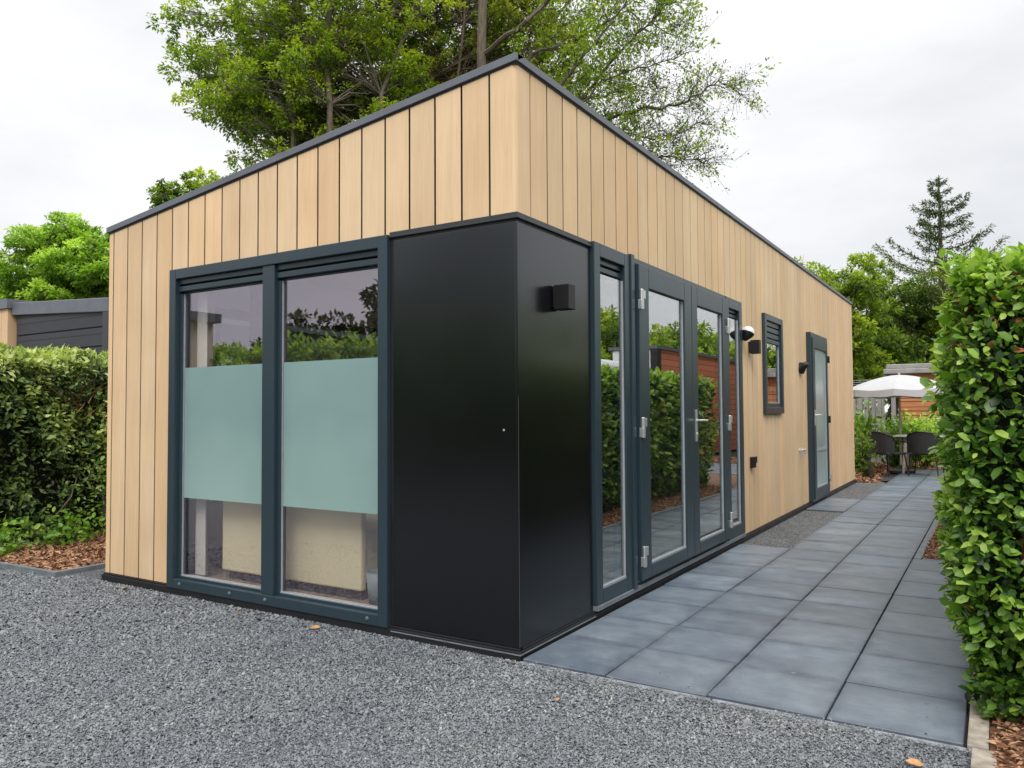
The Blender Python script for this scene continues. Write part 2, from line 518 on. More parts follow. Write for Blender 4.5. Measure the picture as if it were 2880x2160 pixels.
class MB:
    """collects shapes, builds one mesh"""

    def __init__(s):
        s.v = []; s.f = []; s.t = []

    def hexa(s, p, tint=None):
        b = len(s.v)
        s.v += [tuple(q) for q in p]
        for f in ((0, 3, 2, 1), (4, 5, 6, 7), (0, 1, 5, 4), (1, 2, 6, 5), (2, 3, 7, 6), (3, 0, 4, 7)):
            s.f.append(tuple(b + i for i in f))
        s.t += [tint or (1, 1, 1)] * 8
        return s

    def box(s, x0, x1, y0, y1, z0, z1, tint=None):
        if x0 > x1: x0, x1 = x1, x0
        if y0 > y1: y0, y1 = y1, y0
        if z0 > z1: z0, z1 = z1, z0
        return s.hexa([(x0, y0, z0), (x1, y0, z0), (x1, y1, z0), (x0, y1, z0),
                       (x0, y0, z1), (x1, y0, z1), (x1, y1, z1), (x0, y1, z1)], tint)

    def tube(s, pts, rad, n=8, cap=True, tint=None):
        pts = [Vector(p) for p in pts]
        if not isinstance(rad, (list, tuple)): rad = [rad] * len(pts)
        b = len(s.v)
        prev = None
        for i, p in enumerate(pts):
            d = (pts[min(i + 1, len(pts) - 1)] - pts[max(i - 1, 0)]).normalized()
            if prev is None:
                a = Vector((0, 0, 1)) if abs(d.z) < 0.9 else Vector((1, 0, 0))
                u = d.cross(a).normalized()
            else:
                u = (prev - d * prev.dot(d)).normalized()
            prev = u
            w = d.cross(u)
            for k in range(n):
                a = 2 * math.pi * k / n
                s.v.append(tuple(p + (u * math.cos(a) + w * math.sin(a)) * rad[i]))
                s.t.append(tint or (1, 1, 1))
        for i in range(len(pts) - 1):
            for k in range(n):
                k2 = (k + 1) % n
                s.f.append((b + i * n + k, b + i * n + k2, b + (i + 1) * n + k2, b + (i + 1) * n + k))
        if cap:
            s.f.append(tuple(b + k for k in reversed(range(n))))
            s.f.append(tuple(b + (len(pts) - 1) * n + k for k in range(n)))
        return s

    def lathe(s, c, axis, prof, n=20, half=None):
        """prof: list of (distance along axis, radius)"""
        c = Vector(c); d = Vector(axis).normalized()
        a = Vector((0, 0, 1)) if abs(d.z) < 0.9 else Vector((1, 0, 0))
        u = d.cross(a).normalized(); w = d.cross(u)
        b = len(s.v)
        for (h, r) in prof:
            for k in range(n):
                an = 2 * math.pi * k / n
                s.v.append(tuple(c + d * h + (u * math.cos(an) + w * math.sin(an)) * r)); s.t.append((1, 1, 1))
        for i in range(len(prof) - 1):
            for k in range(n):
                k2 = (k + 1) % n
                s.f.append((b + i * n + k, b + i * n + k2, b + (i + 1) * n + k2, b + (i + 1) * n + k))
        return s

    def poly(s, pts, z, tint=None):
        b = len(s.v)
        s.v += [(p[0], p[1], z) for p in pts]; s.t += [tint or (1, 1, 1)] * len(pts)
        s.f.append(tuple(range(b, b + len(pts))))
        return s

    def mesh(s, name):
        me = bpy.data.meshes.new(name)
        me.from_pydata(s.v, [], s.f)
        ca = me.color_attributes.new('tint', 'FLOAT_COLOR', 'POINT')
        ca.data.foreach_set('color', np.array([(*t, 1.0) for t in s.t], dtype=np.float32).ravel())
        me.update()
        return me

    def build(s, name, mat, parent=None, bevel=0.0, smooth=False, seg=2):
        return link_mesh(name, s.mesh(name), mat, parent, bevel, smooth, seg)


# ------------------------------------------------------------------ foliage helpers
OVAL_V = np.array([(0, 0, 0), (0.33, 0, 0.0), (0.68, 0, -0.02), (1.0, 0, -0.08),
                   (0.28, 0.27, 0.05), (0.72, 0.26, 0.03), (0.28, -0.27, 0.05), (0.72, -0.26, 0.03)], float)
OVAL_F = [(0, 6, 1), (0, 1, 4), (1, 6, 7, 2), (4, 1, 2, 5), (2, 7, 3), (5, 2, 3)]
DIA_V = np.array([(0, 0, 0), (0.45, 0.24, 0.07), (1.0, 0, -0.03), (0.45, -0.24, 0.07)], float)
DIA_F = [(0, 3, 2), (0, 2, 1)]
NARROW_V = DIA_V * np.array([1, 0.62, 1])


def leaf_mesh(name, pos, direc, nrm, size, tint, shape='dia'):
    """pos (n,3), direc (n,3) growth direction, nrm (n,3) approx normal, size (n,), tint (n,)"""
    V, F = {'dia': (DIA_V, DIA_F), 'oval': (OVAL_V, OVAL_F), 'narrow': (NARROW_V, DIA_F)}[shape]
    n = len(pos)
    x = direc / (np.linalg.norm(direc, axis=1, keepdims=True) + 1e-9)
    z = nrm - x * np.sum(nrm * x, axis=1, keepdims=True)
    z /= (np.linalg.norm(z, axis=1, keepdims=True) + 1e-9)
    y = np.cross(z, x)
    P = pos[:, None, :] + size[:, None, None] * (V[None, :, 0:1] * x[:, None, :] + V[None, :, 1:2] * y[:, None, :] + V[None, :, 2:3] * z[:, None, :])
    k = len(V)
    verts = P.reshape(-1, 3).astype(np.float32)
    lens = [len(f) for f in F]
    flat = np.concatenate([np.array(f) for f in F])
    loops = (flat[None, :] + (np.arange(n) * k)[:, None]).ravel().astype(np.int32)
    tot = np.tile(np.array(lens), n).astype(np.int32)
    start = np.concatenate([[0], np.cumsum(tot)[:-1]]).astype(np.int32)
    me = bpy.data.meshes.new(name)
    me.vertices.add(len(verts)); me.vertices.foreach_set('co', verts.ravel())
    me.loops.add(len(loops)); me.loops.foreach_set('vertex_index', loops)
    me.polygons.add(len(tot)); me.polygons.foreach_set('loop_start', start); me.polygons.foreach_set('loop_total', tot)
    me.update(calc_edges=True)
    ca = me.color_attributes.new('tint', 'FLOAT_COLOR', 'POINT')
    c = np.ones((len(verts), 4), np.float32)
    c[:, 0] = np.repeat(np.clip(tint, 0, 1), k)
    ca.data.foreach_set('color', c.ravel())
    return me


def unit(a):
    return a / (np.linalg.norm(a, axis=-1, keepdims=True) + 1e-9)


def rnd_dirs(n):
    return unit(rng.normal(size=(n, 3)))


def fbm(P, scale, seed=0.0):
    return np.array([noise.fractal(Vector((p[0] * scale + seed, p[1] * scale, p[2] * scale)), 1.0, 2.0, 3) for p in P])


def hedge_leaves(x0, x1, y0, y1, z1, dens, size, z0=0.02, faces=('x0', 'y0', 'top'), depth=0.14, rough=0.10, seed=0.0, dfun=None, narrow_base=0.0):
    """leaf positions over the outer shell of a clipped hedge"""
    Ps, Ns = [], []
    for f in faces:
        if f in ('x0', 'x1'):
            n = int((y1 - y0) * (z1 - z0) * dens)
            y = rng.uniform(y0, y1, n); z = rng.uniform(z0, z1, n)
            x = np.full(n, x0 if f == 'x0' else x1); nn = np.tile([-1.0 if f == 'x0' else 1.0, 0, 0], (n, 1))
        elif f in ('y0', 'y1'):
            n = int((x1 - x0) * (z1 - z0) * dens)
            x = rng.uniform(x0, x1, n); z = rng.uniform(z0, z1, n)
            y = np.full(n, y0 if f == 'y0' else y1); nn = np.tile([0, -1.0 if f == 'y0' else 1.0, 0], (n, 1))
        else:
            n = int((x1 - x0) * (y1 - y0) * dens)
            x = rng.uniform(x0, x1, n); y = rng.uniform(y0, y1, n)
            z = np.full(n, z1); nn = np.tile([0, 0, 1.0], (n, 1))
        Ps.append(np.c_[x, y, z]); Ns.append(nn)
    P = np.concatenate(Ps); Nn = np.concatenate(Ns)
    if dfun is not None:
        keep = rng.random(len(P)) < dfun(P)
        P, Nn = P[keep], Nn[keep]
    # round the edges: pull points near two faces inwards
    c = np.array([(x0 + x1) / 2, (y0 + y1) / 2, z1 - 0.5])
    h = np.array([(x1 - x0) / 2, (y1 - y0) / 2, 0.5])
    q = np.abs(P - c) / h
    rr = 0.16
    dx = np.clip(np.abs(P[:, 0] - c[0]) - (h[0] - rr), 0, rr)
    dy = np.clip(np.abs(P[:, 1] - c[1]) - (h[1] - rr), 0, rr)
    dz = np.clip(P[:, 2] - (z1 - rr), 0, rr)
    dd = np.sqrt(dx ** 2 + dy ** 2 + dz ** 2) + 1e-9
    over = np.clip(dd - rr, 0, None) / dd
    P[:, 0] -= np.sign(P[:, 0] - c[0]) * dx * over
    P[:, 1] -= np.sign(P[:, 1] - c[1]) * dy * over
    P[:, 2] -= dz * over
    b = fbm(P, 2.2, seed)
    b2 = fbm(P, 7.0, seed + 9)
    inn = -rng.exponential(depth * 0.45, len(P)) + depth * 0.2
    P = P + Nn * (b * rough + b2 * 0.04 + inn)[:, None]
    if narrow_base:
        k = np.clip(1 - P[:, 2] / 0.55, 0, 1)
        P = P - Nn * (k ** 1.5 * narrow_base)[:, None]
    shade = 0.55 + b2 * 0.45 + inn * 2.6 + rng.normal(0, 0.20, len(P)) + 0.1 * (P[:, 2] / z1 - 0.5)  # deeper leaves tinted darker: the shade of the hedge's depth is painted in
    d = Nn * 0.55 + rnd_dirs(len(P)) * 0.8 + np.array([0, 0, 0.15])
    up = np.array([0, 0, 0.9]) + Nn * 0.7 + rnd_dirs(len(P)) * 0.55
    s = size * np.clip(rng.lognormal(-0.12, 0.32, len(P)), 0.4, 1.7)
    return P, d, up, s, shade


def limb_path(a, b, sag=0.0, wob=0.1, n=7):
    a = np.array(a, float); b = np.array(b, float)
    t = np.linspace(0, 1, n)[:, None]
    P = a + (b - a) * t
    Ln = np.linalg.norm(b - a)
    P[:, 2:3] += sag * Ln * np.sin(np.pi * t) 
    w = rng.normal(size=(n, 3)) * wob * Ln / n
    w[0] = 0; w[-1] = 0
    return P + w


def tree(name, base, height, lobes, label, cat='tree', leaf='leafA', bark='bark', trunk_r=0.2, clusters=120, per=180, lsize=0.09,
         crad=(0.35, 0.7), group=None, seed=1, trunks=None, lean=(0, 0), shape='dia', flat=0.7, tone=0.5):
    """lobes: list of (centre, radii) that the crown fills; limbs run from the trunk to every leaf clump"""
    global rng
    rng = np.random.default_rng(seed)
    base = np.array(base, float)
    t = empty(name, tuple(base), label, cat, group)
    mb = MB()
    trunks = trunks or [(base, base + np.array([lean[0], lean[1], height]), trunk_r)]
    tp = []
    for (a, b, r) in trunks:
        P = limb_path(a, b, 0, 0.10, 10)
        rad = [r * (1 - 0.75 * i / 9) for i in range(10)]
        rad[0] *= 1.35
        mb.tube(P, rad, 10)
        tp.append((P, rad))
    vol = np.array([np.prod(l[1]) for l in lobes]) ** 0.75
    cnt = np.maximum(1, (clusters * vol / vol.sum()).astype(int))
    pos, dr, nr, sz, ti = [], [], [], [], []
    for (c, r), k in zip(lobes, cnt):
        c = np.array(c, float); r = np.array(r, float)
        for _ in range(k):
            d = rnd_dirs(1)[0]
            rad = rng.random() ** 0.42
            cc = c + d * r * rad
            R_ = rng.uniform(*crad)
            # limb from nearest lower point of a trunk
            P, rr = tp[rng.integers(len(tp))]
            dist = np.linalg.norm(P - cc, axis=1) + np.where(P[:, 2] > cc[2] - 0.2, 3.0, 0)
            i = int(np.argmin(dist)); i = max(1, i)
            lp = limb_path(P[i], cc, 0.06, 0.16, 6)
            r0 = min(rr[i] * 0.35, 0.006 + 0.005 * np.linalg.norm(cc - P[i]))
            mb.tube(lp, [r0 * (1 - 0.8 * j / 5) for j in range(6)], 5, False)
            # twigs in the clump
            for q in range(4):
                e = cc + rnd_dirs(1)[0] * R_ * np.array([1, 1, flat])
                mb.tube(limb_path(lp[4], e, 0.02, 0.2, 4), [0.009, 0.007, 0.005, 0.003], 3, False)
            n = int(per * (R_ / np.mean(crad)) ** 2)
            off = rnd_dirs(n) * (rng.random(n) ** 0.5)[:, None] * R_ * np.array([1.0, 1.0, flat])
            # sub-clumping for gaps
            sub = rnd_dirs(9) * R_ * 0.7 * np.array([1, 1, flat])
            w = rng.integers(0, 9, n)
            off = off * 0.34 + sub[w]
            p = cc + off
            pos.append(p)
            dd = unit(off + rng.normal(0, 0.3, (n, 3)) * R_) + rnd_dirs(n) * 0.7 + np.array([0, 0, -0.25])
            dr.append(dd)
            nr.append(np.array([0, 0, 1.0]) + rnd_dirs(n) * 0.75)
            sz.append(lsize * rng.uniform(0.6, 1.25, n))
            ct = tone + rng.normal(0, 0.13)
            ti.append(ct + off[:, 2] / R_ * 0.28 + (rad - 0.75) * 0.3 + rng.normal(0, 0.14, n) + (cc[2] - c[2]) / r[2] * 0.1)  # clump tops tinted lighter, undersides darker: overcast light painted into the leaves
    mb.build('trunk', MT[bark], t, smooth=True)
    me = leaf_mesh('crown', np.concatenate(pos), np.concatenate(dr), np.concatenate(nr), np.concatenate(sz), np.concatenate(ti), shape)
    link_mesh('crown', me, MT[leaf], t)
    return t



# ================================================================== WORLD AND LIGHT
w = bpy.data.worlds.new('World')
scene.world = w
w.use_nodes = True
nt = w.node_tree
nt.nodes.clear()
wo = nt.nodes.new('ShaderNodeOutputWorld')
bg = nt.nodes.new('ShaderNodeBackground')
bg.inputs['Strength'].default_value = 0.10
sky = nt.nodes.new('ShaderNodeTexSky')
sky.sky_type = 'NISHITA'
sky.sun_disc = False
SUN_EL, SUN_AZ = R(48), R(152)      # azimuth clockwise from +Y
sky.sun_elevation = SUN_EL
sky.sun_rotation = SUN_AZ
tc = nt.nodes.new('ShaderNodeTexCoord')
sp = nt.nodes.new('ShaderNodeSeparateXYZ')
L(nt, tc.outputs['Generated'], sp.inputs[0])
# overcast luminance: bright zenith, a little darker at the horizon, soft cloud structure
grad = ramp(nt, sp.outputs[2], [(0.0, (0.93, 0.94, 0.955)), (0.18, (0.98, 0.985, 1.0)), (0.50, (1.06, 1.065, 1.07)), (0.62, (1.85, 1.86, 1.88)), (1.0, (2.7, 2.7, 2.72))])
mp = nt.nodes.new('ShaderNodeMapping')
mp.inputs['Scale'].default_value = (1.0, 1.0, 2.6)
mp.inputs['Location'].default_value = (0.7, 0.2, 0.1)
L(nt, tc.outputs['Generated'], mp.inputs['Vector'])
cl = noise_n(nt, mp.outputs['Vector'], 1.9, 7, 0.52)
cl2 = ramp(nt, cl, [(0.30, (0.80, 0.815, 0.84)), (0.5, (0.99, 0.995, 1.0)), (0.66, (1.13, 1.12, 1.11))])
cc = mixc(nt, 1.0, grad.outputs['Color'], cl2.outputs['Color'], 'MULTIPLY')
sc_ = mixc(nt, 1.0, cc, (10, 10, 10), 'MULTIPLY')
mx = mixc(nt, 0.95, sky.outputs['Color'], sc_)
L(nt, mx, bg.inputs['Color'])
L(nt, bg.outputs[0], wo.inputs['Surface'])

sd = bpy.data.lights.new('sun', 'SUN')
sd.energy = 2.1
sd.angle = R(28)
sd.color = (1.0, 0.96, 0.90)
so = bpy.data.objects.new('sun', sd)
COL.objects.link(so)
sdir = Vector((math.sin(SUN_AZ) * math.cos(SUN_EL), math.cos(SUN_AZ) * math.cos(SUN_EL), math.sin(SUN_EL)))
so.rotation_euler = sdir.to_track_quat('Z', 'Y').to_euler()
so.location = (3, -8, 9)

# ================================================================== GROUND
PX0, PX1 = 0.5, 1.5
ROW0 = -0.027
st = lambda o: tag(o, kind='structure')
st(MB().poly([(-300, -300), (300, -300), (300, 300), (-300, 300)], -0.06).build('ground', MT['soil']))
st(MB().poly([(-22, -14), (9, -14), (9, -0.09), (-4.24, -0.09), (-4.25, 8.0), (-3.6, 8.0), (-3.6, 0.1), (0.0, 0.1), (0.0, -0.083), (2.05, -0.083),
              (2.05, -0.09), (-22, -0.09)][:1] + [(9, -14), (9, -0.9), (2.12, -0.3), (2.05, -0.085), (-0.0, -0.085), (-0.1, 0.2), (-3.6, 0.2), (-3.6, 8), (-4.26, 8), (-4.26, 0.06), (-4.22, -0.13), (-5.1, -0.15), (-22, -0.4)], -0.018).build('gravel', MT['gravel']))
st(MB().poly([(-0.02, 3.9), (0.52, 3.9), (0.52, 11.42), (-0.02, 11.42)], -0.018).build('gravel', MT['gravel2']))
st(MB().poly([(-0.03, -0.03), (2.0, -0.03), (2.0, 3.98), (-0.03, 3.98)], -0.022).poly([(0.5, 3.98), (1.5, 3.98), (1.5, 12.0), (0.5, 12.0)], -0.022)
   .poly([(-0.02, 6.97), (0.5, 6.97), (0.5, 8.47), (-0.02, 8.47)], -0.0165).poly([(0.25, 12.0), (4.2, 12.0), (4.2, 15.2), (0.25, 15.2)], -0.022).build('joint_sand', MT['joint']))

pav = MB()
trng = np.random.default_rng(3)
def slab(x0, x1, y0, y1):
    g = 0.0030
    z = trng.normal(0, 0.0008)
    k = trng.uniform(0.86, 1.12); b = trng.uniform(-0.03, 0.03)
    tx, ty = trng.normal(0, 0.0009, 2)
    X0, X1, Y0, Y1 = x0 + g, x1 - g, y0 + g, y1 - g
    pav.hexa([(X0, Y0, -0.05), (X1, Y0, -0.05), (X1, Y1, -0.05), (X0, Y1, -0.05),
              (X0, Y0, z - tx - ty), (X1, Y0, z + tx - ty), (X1, Y1, z + tx + ty), (X0, Y1, z - tx + ty)], (k * (1 - b), k, k * (1 + b)))
for j in range(8):
    for i in range(4):
        slab(max(0.035, 0.5 * i), 0.5 * (i + 1) - (0.0 if i < 3 else 0.005), ROW0 + 0.5 * j, ROW0 + 0.5 * (j + 1))
for j in range(8, 24):
    for i in (1, 2):
        slab(0.5 * i, 0.5 * (i + 1), ROW0 + 0.5 * j, ROW0 + 0.5 * (j + 1))
for j in range(14, 17):
    slab(0.035, 0.5, ROW0 + 0.5 * j, ROW0 + 0.5 * (j + 1))
for j in range(24, 30):
    for i in range(1, 8):
        slab(0.5 * i, 0.5 * (i + 1), ROW0 + 0.5 * j, ROW0 + 0.5 * (j + 1))
st(pav.build('path', MT['tile'], bevel=0.0035, seg=1))

kb = MB()
x = 0.03
for ln in (1.0, 0.98, 0.09):
    kb.box(x, min(x + ln - 0.006, 2.075), -0.083, -0.033, -0.08, -0.008 + trng.normal(0, 0.001))
    x += ln
st(kb.build('kerb', MT['kerb'], bevel=0.004))
kb = MB()
kb.box(2.004, 2.075, -0.03, 0.95, -0.08, 0.004)
kb.box(2.004, 2.075, 0.955, 1.95, -0.08, 0.004)
kb.box(2.004, 2.075, 1.955, 2.95, -0.08, 0.004)
kb.box(2.004, 2.075, 2.955, 3.97, -0.08, 0.004)
kb.box(2.02, 2.10, -0.55, -0.036, -0.08, 0.0)
st(kb.build('kerb', MT['kerb2'], bevel=0.005))
kb = MB()
for j in range(8):
    kb.box(1.506, 1.566, 3.98 + j, 4.974 + j, -0.08, 0.004)
kb.box(1.57, 2.075, 3.98, 4.03, -0.08, 0.0)
st(kb.build('kerb', MT['kerb3'], bevel=0.004))
kb = MB()
kb.hexa([(-5.6, -0.20, -0.08), (-4.25, -0.150, -0.08), (-4.25, -0.115, -0.08), (-5.6, -0.165, -0.08), (-5.6, -0.20, 0.022), (-4.25, -0.150, 0.022), (-4.25, -0.115, 0.022), (-5.6, -0.165, 0.022)])
kb.hexa([(-4.25, -0.150, -0.08), (-4.21, -0.148, -0.08), (-4.22, 0.30, -0.08), (-4.26, 0.30, -0.08), (-4.25, -0.150, 0.02), (-4.21, -0.148, 0.02), (-4.22, 0.30, 0.02), (-4.26, 0.30, 0.02)])
kb.box(-7.2, -5.62, -0.24, -0.205, -0.08, 0.02)
st(kb.build('kerb', MT['kerb3'], bevel=0.003))

STONE_V = np.array([(1, 0, 0), (0.25, 0.9, 0.1), (-0.9, 0.35, -0.05), (-0.6, -0.8, 0.1), (0.45, -0.85, 0), (0.1, 0.05, 0.75), (-0.2, 0.0, -0.5)], float)
STONE_F = [(0, 1, 5), (1, 2, 5), (2, 3, 5), (3, 4, 5), (4, 0, 5)]


def in_gravel(P):
    x, y = P[:, 0], P[:, 1]
    ok = (y < -0.03) & ~((x > 0.0) & (y > -0.078)) & ~((x > 2.0) & (y > -0.6))
    ok &= ~((x < -4.15) & (y > -0.16 - (-4.2 - x) * 0.05))
    return ok


def gravel_stones():
    r = np.random.default_rng(77)
    Ps, Ss = [], []
    for (d0, d1, dens, sz_) in ((0.0, 3.3, 21000, 0.0037), (3.3, 5.0, 12500, 0.0046), (5.0, 7.8, 6500, 0.0060)):
        n = int(12.5 * 5.0 * dens)
        P = np.c_[r.uniform(-8.5, 4.0, n), r.uniform(-4.6, 0.4, n)]
        d = np.hypot(P[:, 0] - CAM[0], P[:, 1] - CAM[1])
        # the part of the yard in front of the lens, with a wide margin to each side
        dirn = (P - CAM[:2]) / d[:, None]
        fw_ = np.array([-math.sin(YAW), math.cos(YAW)])
        keep = (d >= d0) & (d < d1) & (d > 1.6) & (dirn @ fw_ > 0.72)
        P = P[keep]
        P = P[in_gravel(P)]
        Ps.append(P); Ss.append(sz_ * r.lognormal(0, 0.32, len(P)))
    nb0 = sum(len(p) for p in Ps)
    k = 1500                                     # stones kicked onto the kerb and the first pavers
    sx = r.uniform(-0.05, 2.07, k)
    sy = -0.085 + np.abs(r.normal(0, 0.009, k)) * (1 + 1.5 * (np.sin(sx * 5.1) > 0.3))
    sx2 = r.uniform(0.05, 2.0, 110); sy2 = r.exponential(0.35, 110)
    Ps += [np.c_[sx, sy], np.c_[sx2, sy2]]
    Ss += [0.0038 * r.lognormal(0, 0.3, k), 0.0026 * r.lognormal(0, 0.3, 110)]
    P = np.concatenate(Ps); S = np.concatenate(Ss)
    n = len(P)
    pos = np.c_[P, -0.017 + np.abs(r.normal(0, 0.0026, n))]
    pos[nb0:nb0 + k, 2] = -0.0065 + np.abs(r.normal(0, 0.0012, k))
    pos[nb0 + k:, 2] = 0.0015
    V = STONE_V * S[:, None, None] * r.uniform(0.72, 1.2, (n, 1, 3))
    V = V * (1 + r.normal(0, 0.16, (n, 7, 1)))
    a = r.uniform(0, 2 * math.pi, n); tx, ty = r.normal(0, 0.45, n), r.normal(0, 0.45, n)
    ca, sa = np.cos(a)[:, None], np.sin(a)[:, None]
    X = V[:, :, 0] * ca - V[:, :, 1] * sa
    Y = V[:, :, 0] * sa + V[:, :, 1] * ca
    Z = V[:, :, 2] + X * tx[:, None] + Y * ty[:, None]
    verts = (np.stack([X, Y, Z], -1) + pos[:, None, :]).reshape(-1, 3).astype(np.float32)
    F = np.array(STONE_F)
    loops = (F.ravel()[None, :] + (np.arange(n) * 7)[:, None]).ravel().astype(np.int32)
    nf = n * len(F)
    me = bpy.data.meshes.new('gravel_stones')
    me.vertices.add(len(verts)); me.vertices.foreach_set('co', verts.ravel())
    me.loops.add(len(loops)); me.loops.foreach_set('vertex_index', loops)
    me.polygons.add(nf); me.polygons.foreach_set('loop_start', np.arange(nf, dtype=np.int32) * 3); me.polygons.foreach_set('loop_total', np.full(nf, 3, np.int32))
    me.update(calc_edges=True)
    c_ = np.ones((len(verts), 4), np.float32)
    c_[:, 0] = np.repeat(r.random(n), 7)
    me.color_attributes.new('tint', 'FLOAT_COLOR', 'POINT').data.foreach_set('color', c_.ravel())
    return link_mesh('gravel_stones', me, MT['stones'])


tag(gravel_stones(), 'loose blue grey crushed stones covering the yard before the cabin', 'gravel', kind='stuff')

# bark beds: a base sheet each, and loose chips
beds = [[(-12, -0.2), (-4.255, -0.13), (-4.255, 9), (-12, 9)],
        [(1.567, 4.03), (5, 4.03), (5, 14), (1.567, 12)],
        [(2.077, -0.9), (5, -0.9), (5, 4.03), (2.077, 4.03)],
        [(-5, 11.45), (0.5, 11.45), (0.25, 12.0), (0.25, 15.2), (-5, 15.2)],
        [(-5, 15.25), (6, 15.25), (6, 18), (-5, 18)]]
mbb = MB()
for b in beds:
    mbb.poly(b, -0.012)
st(mbb.build('mulch_bed', MT['mulchbase']))


def chips(name, rects, n_m2, size):
    P = []
    for (x0, x1, y0, y1) in rects:
        n = int((x1 - x0) * (y1 - y0) * n_m2)
        P.append(np.c_[rng.uniform(x0, x1, n), rng.uniform(y0, y1, n), rng.uniform(-0.010, 0.014, n)])
    P = np.concatenate(P)
    n = len(P)
    d = rng.normal(size=(n, 3)); d[:, 2] *= 0.25
    nr = np.array([0, 0, 1.0]) + rng.normal(0, 0.45, (n, 3))
    me = leaf_mesh(name, P, d, nr, size * rng.uniform(0.5, 1.5, n), np.clip(rng.beta(2, 2.2, n) + 0.05, 0, 1))
    return tag(link_mesh(name, me, MT['chips']), kind='stuff', cat='bark mulch')


tag(chips('bark_chips', [(-6.6, -4.27, -0.1, 2.2)], 3800, 0.045), 'red brown bark chips under the dark hedge left of the cabin')
tag(chips('bark_chips', [(1.57, 2.6, 4.05, 9.5), (2.09, 3.2, -0.9, 4.0)], 4200, 0.030), 'red brown bark chips under the large leafed hedge beside the path')
tag(chips('bark_chips', [(-0.9, 0.3, 11.45, 15.2), (-0.5, 4, 15.3, 17)], 1200, 0.06), 'orange brown bark chips between the cabin end and the patio')

# ================================================================== THE CABIN
W_, LEN, HC, HL = 3.767, 11.39, 3.178, 2.735
PT = 0.042
slope = (HC - HL) / W_
roofz = lambda x: HC + slope * x
cabin = empty('holiday_cabin', (-W_ / 2, LEN / 2, 0), 'flat roofed holiday cabin clad in pale upright wooden boards with black corner panels', 'cabin')

FX0, FX1, FZ0, FZ1 = -2.940, -0.868, 0.030, 2.310       # front window
PY1, PZ1 = 0.864, 2.295                                 # corner panel
DY0, DY1, DZ0, DZ1 = 0.868, 4.180, 0.075, 2.330          # door set
SY0, SY1, SZ0, SZ1 = 5.070, 5.910, 1.230, 2.326          # small window
EY0, EY1, EZ0, EZ1 = 7.390, 8.580, 0.045, 2.313          # rear door
front_open = [(FX0, FX1, -1, FZ1), (FX1 - 0.001, 0.1, -1, PZ1)]
side_open = [(-0.1, PY1 + 0.001, -1, PZ1), (PY1, DY1, -1, DZ1), (SY0, SY1, SZ0, SZ1), (EY0, EY1, -1, EZ1)]


def split(u0, u1, opens):
    cuts = sorted({u0, u1} | {c for o in opens for c in o[:2] if u0 + 1e-4 < c < u1 - 1e-4})
    return list(zip(cuts[:-1], cuts[1:]))


def zspans(um, z0, z1, opens):
    sp = [(z0, z1)]
    for (a, b, c, d) in opens:
        if a <= um <= b:
            ns = []
            for (p, q) in sp:
                if c > p: ns.append((p, min(q, c)))
                if d < q: ns.append((max(p, d), q))
            sp = [x for x in ns if x[1] - x[0] > 0.004]
    return sp


def wbox(mb, side, u0, u1, w0, w1, z0, z1, tint=None):
    """box on a wall: u along it, w outwards from its face"""
    if side == 'F':
        return mb.box(u0, u1, -w1, -w0, z0, z1, tint)
    return mb.box(w0, w1, u0, u1, z0, z1, tint)


BZ = 0.045
crng = np.random.default_rng(5)
btint = lambda: tuple((lambda k, r: (k * (1 + r), k, k * (1 - r * 1.2)))(crng.uniform(0.90, 1.06), crng.uniform(-0.03, 0.035)))
jt = MB()
fb = MB()
G = 0.0068
seams = [-W_ + 0.0, *[s for s in (-0.168 - 0.186 * k for k in range(19, -1, -1))]]
for u0, u1 in zip(seams[:-1], seams[1:]):
    t_ = btint()
    for a, b in split(u0 + G, u1 - G, front_open):
        for (z0, z1) in zspans((a + b) / 2, BZ, 9, front_open):
            za, zb = roofz(a) - PT, roofz(b) - PT
            for (e0, e1) in ((a - 2 * G, a), (b, b + 2 * G)):
                e0, e1 = max(e0, -W_ + 0.002), min(e1, -0.168 + G)
                if e1 - e0 > 0.003 and not any(o[0] < (e0 + e1) / 2 < o[1] and z0 < o[2] + 0.5 and z0 < 0.1 for o in front_open):
                    jt.hexa([(e0, 0.0045, z0), (e1, 0.0045, z0), (e1, 0.0175, z0), (e0, 0.0175, z0), (e0, 0.0045, za - 0.002), (e1, 0.0045, za - 0.002), (e1, 0.0175, za - 0.002), (e0, 0.0175, za - 0.002)])
            fb.hexa([(a, 0, z0), (b, 0, z0), (b, 0.018, z0), (a, 0.018, z0), (a, 0, za), (b, 0, zb), (b, 0.018, zb), (a, 0.018, za)], t_)
fb.build('front_cladding', MT['clad'], cabin, bevel=0.0025, seg=1)
sb = MB()
y = 0.152
while y < LEN - 0.02:
    y2 = min(y + 0.188, LEN)
    t_ = btint()
    for a, b in split(y + G, y2 - G, side_open):
        for (z0, z1) in zspans((a + b) / 2, BZ, HC - PT, side_open):
            sb.box(-0.018, 0, a, b, z0, z1, t_)
            if b > y2 - G - 1e-4 and y2 < LEN:
                jt.box(-0.0175, -0.0030, y2 - G, y2 + G, z0, z1 - 0.001)
    y = y2
sb.build('side_cladding', MT['clad'], cabin, bevel=0.002, seg=1)
jt.build('board_joints', MT['backing'], cabin)
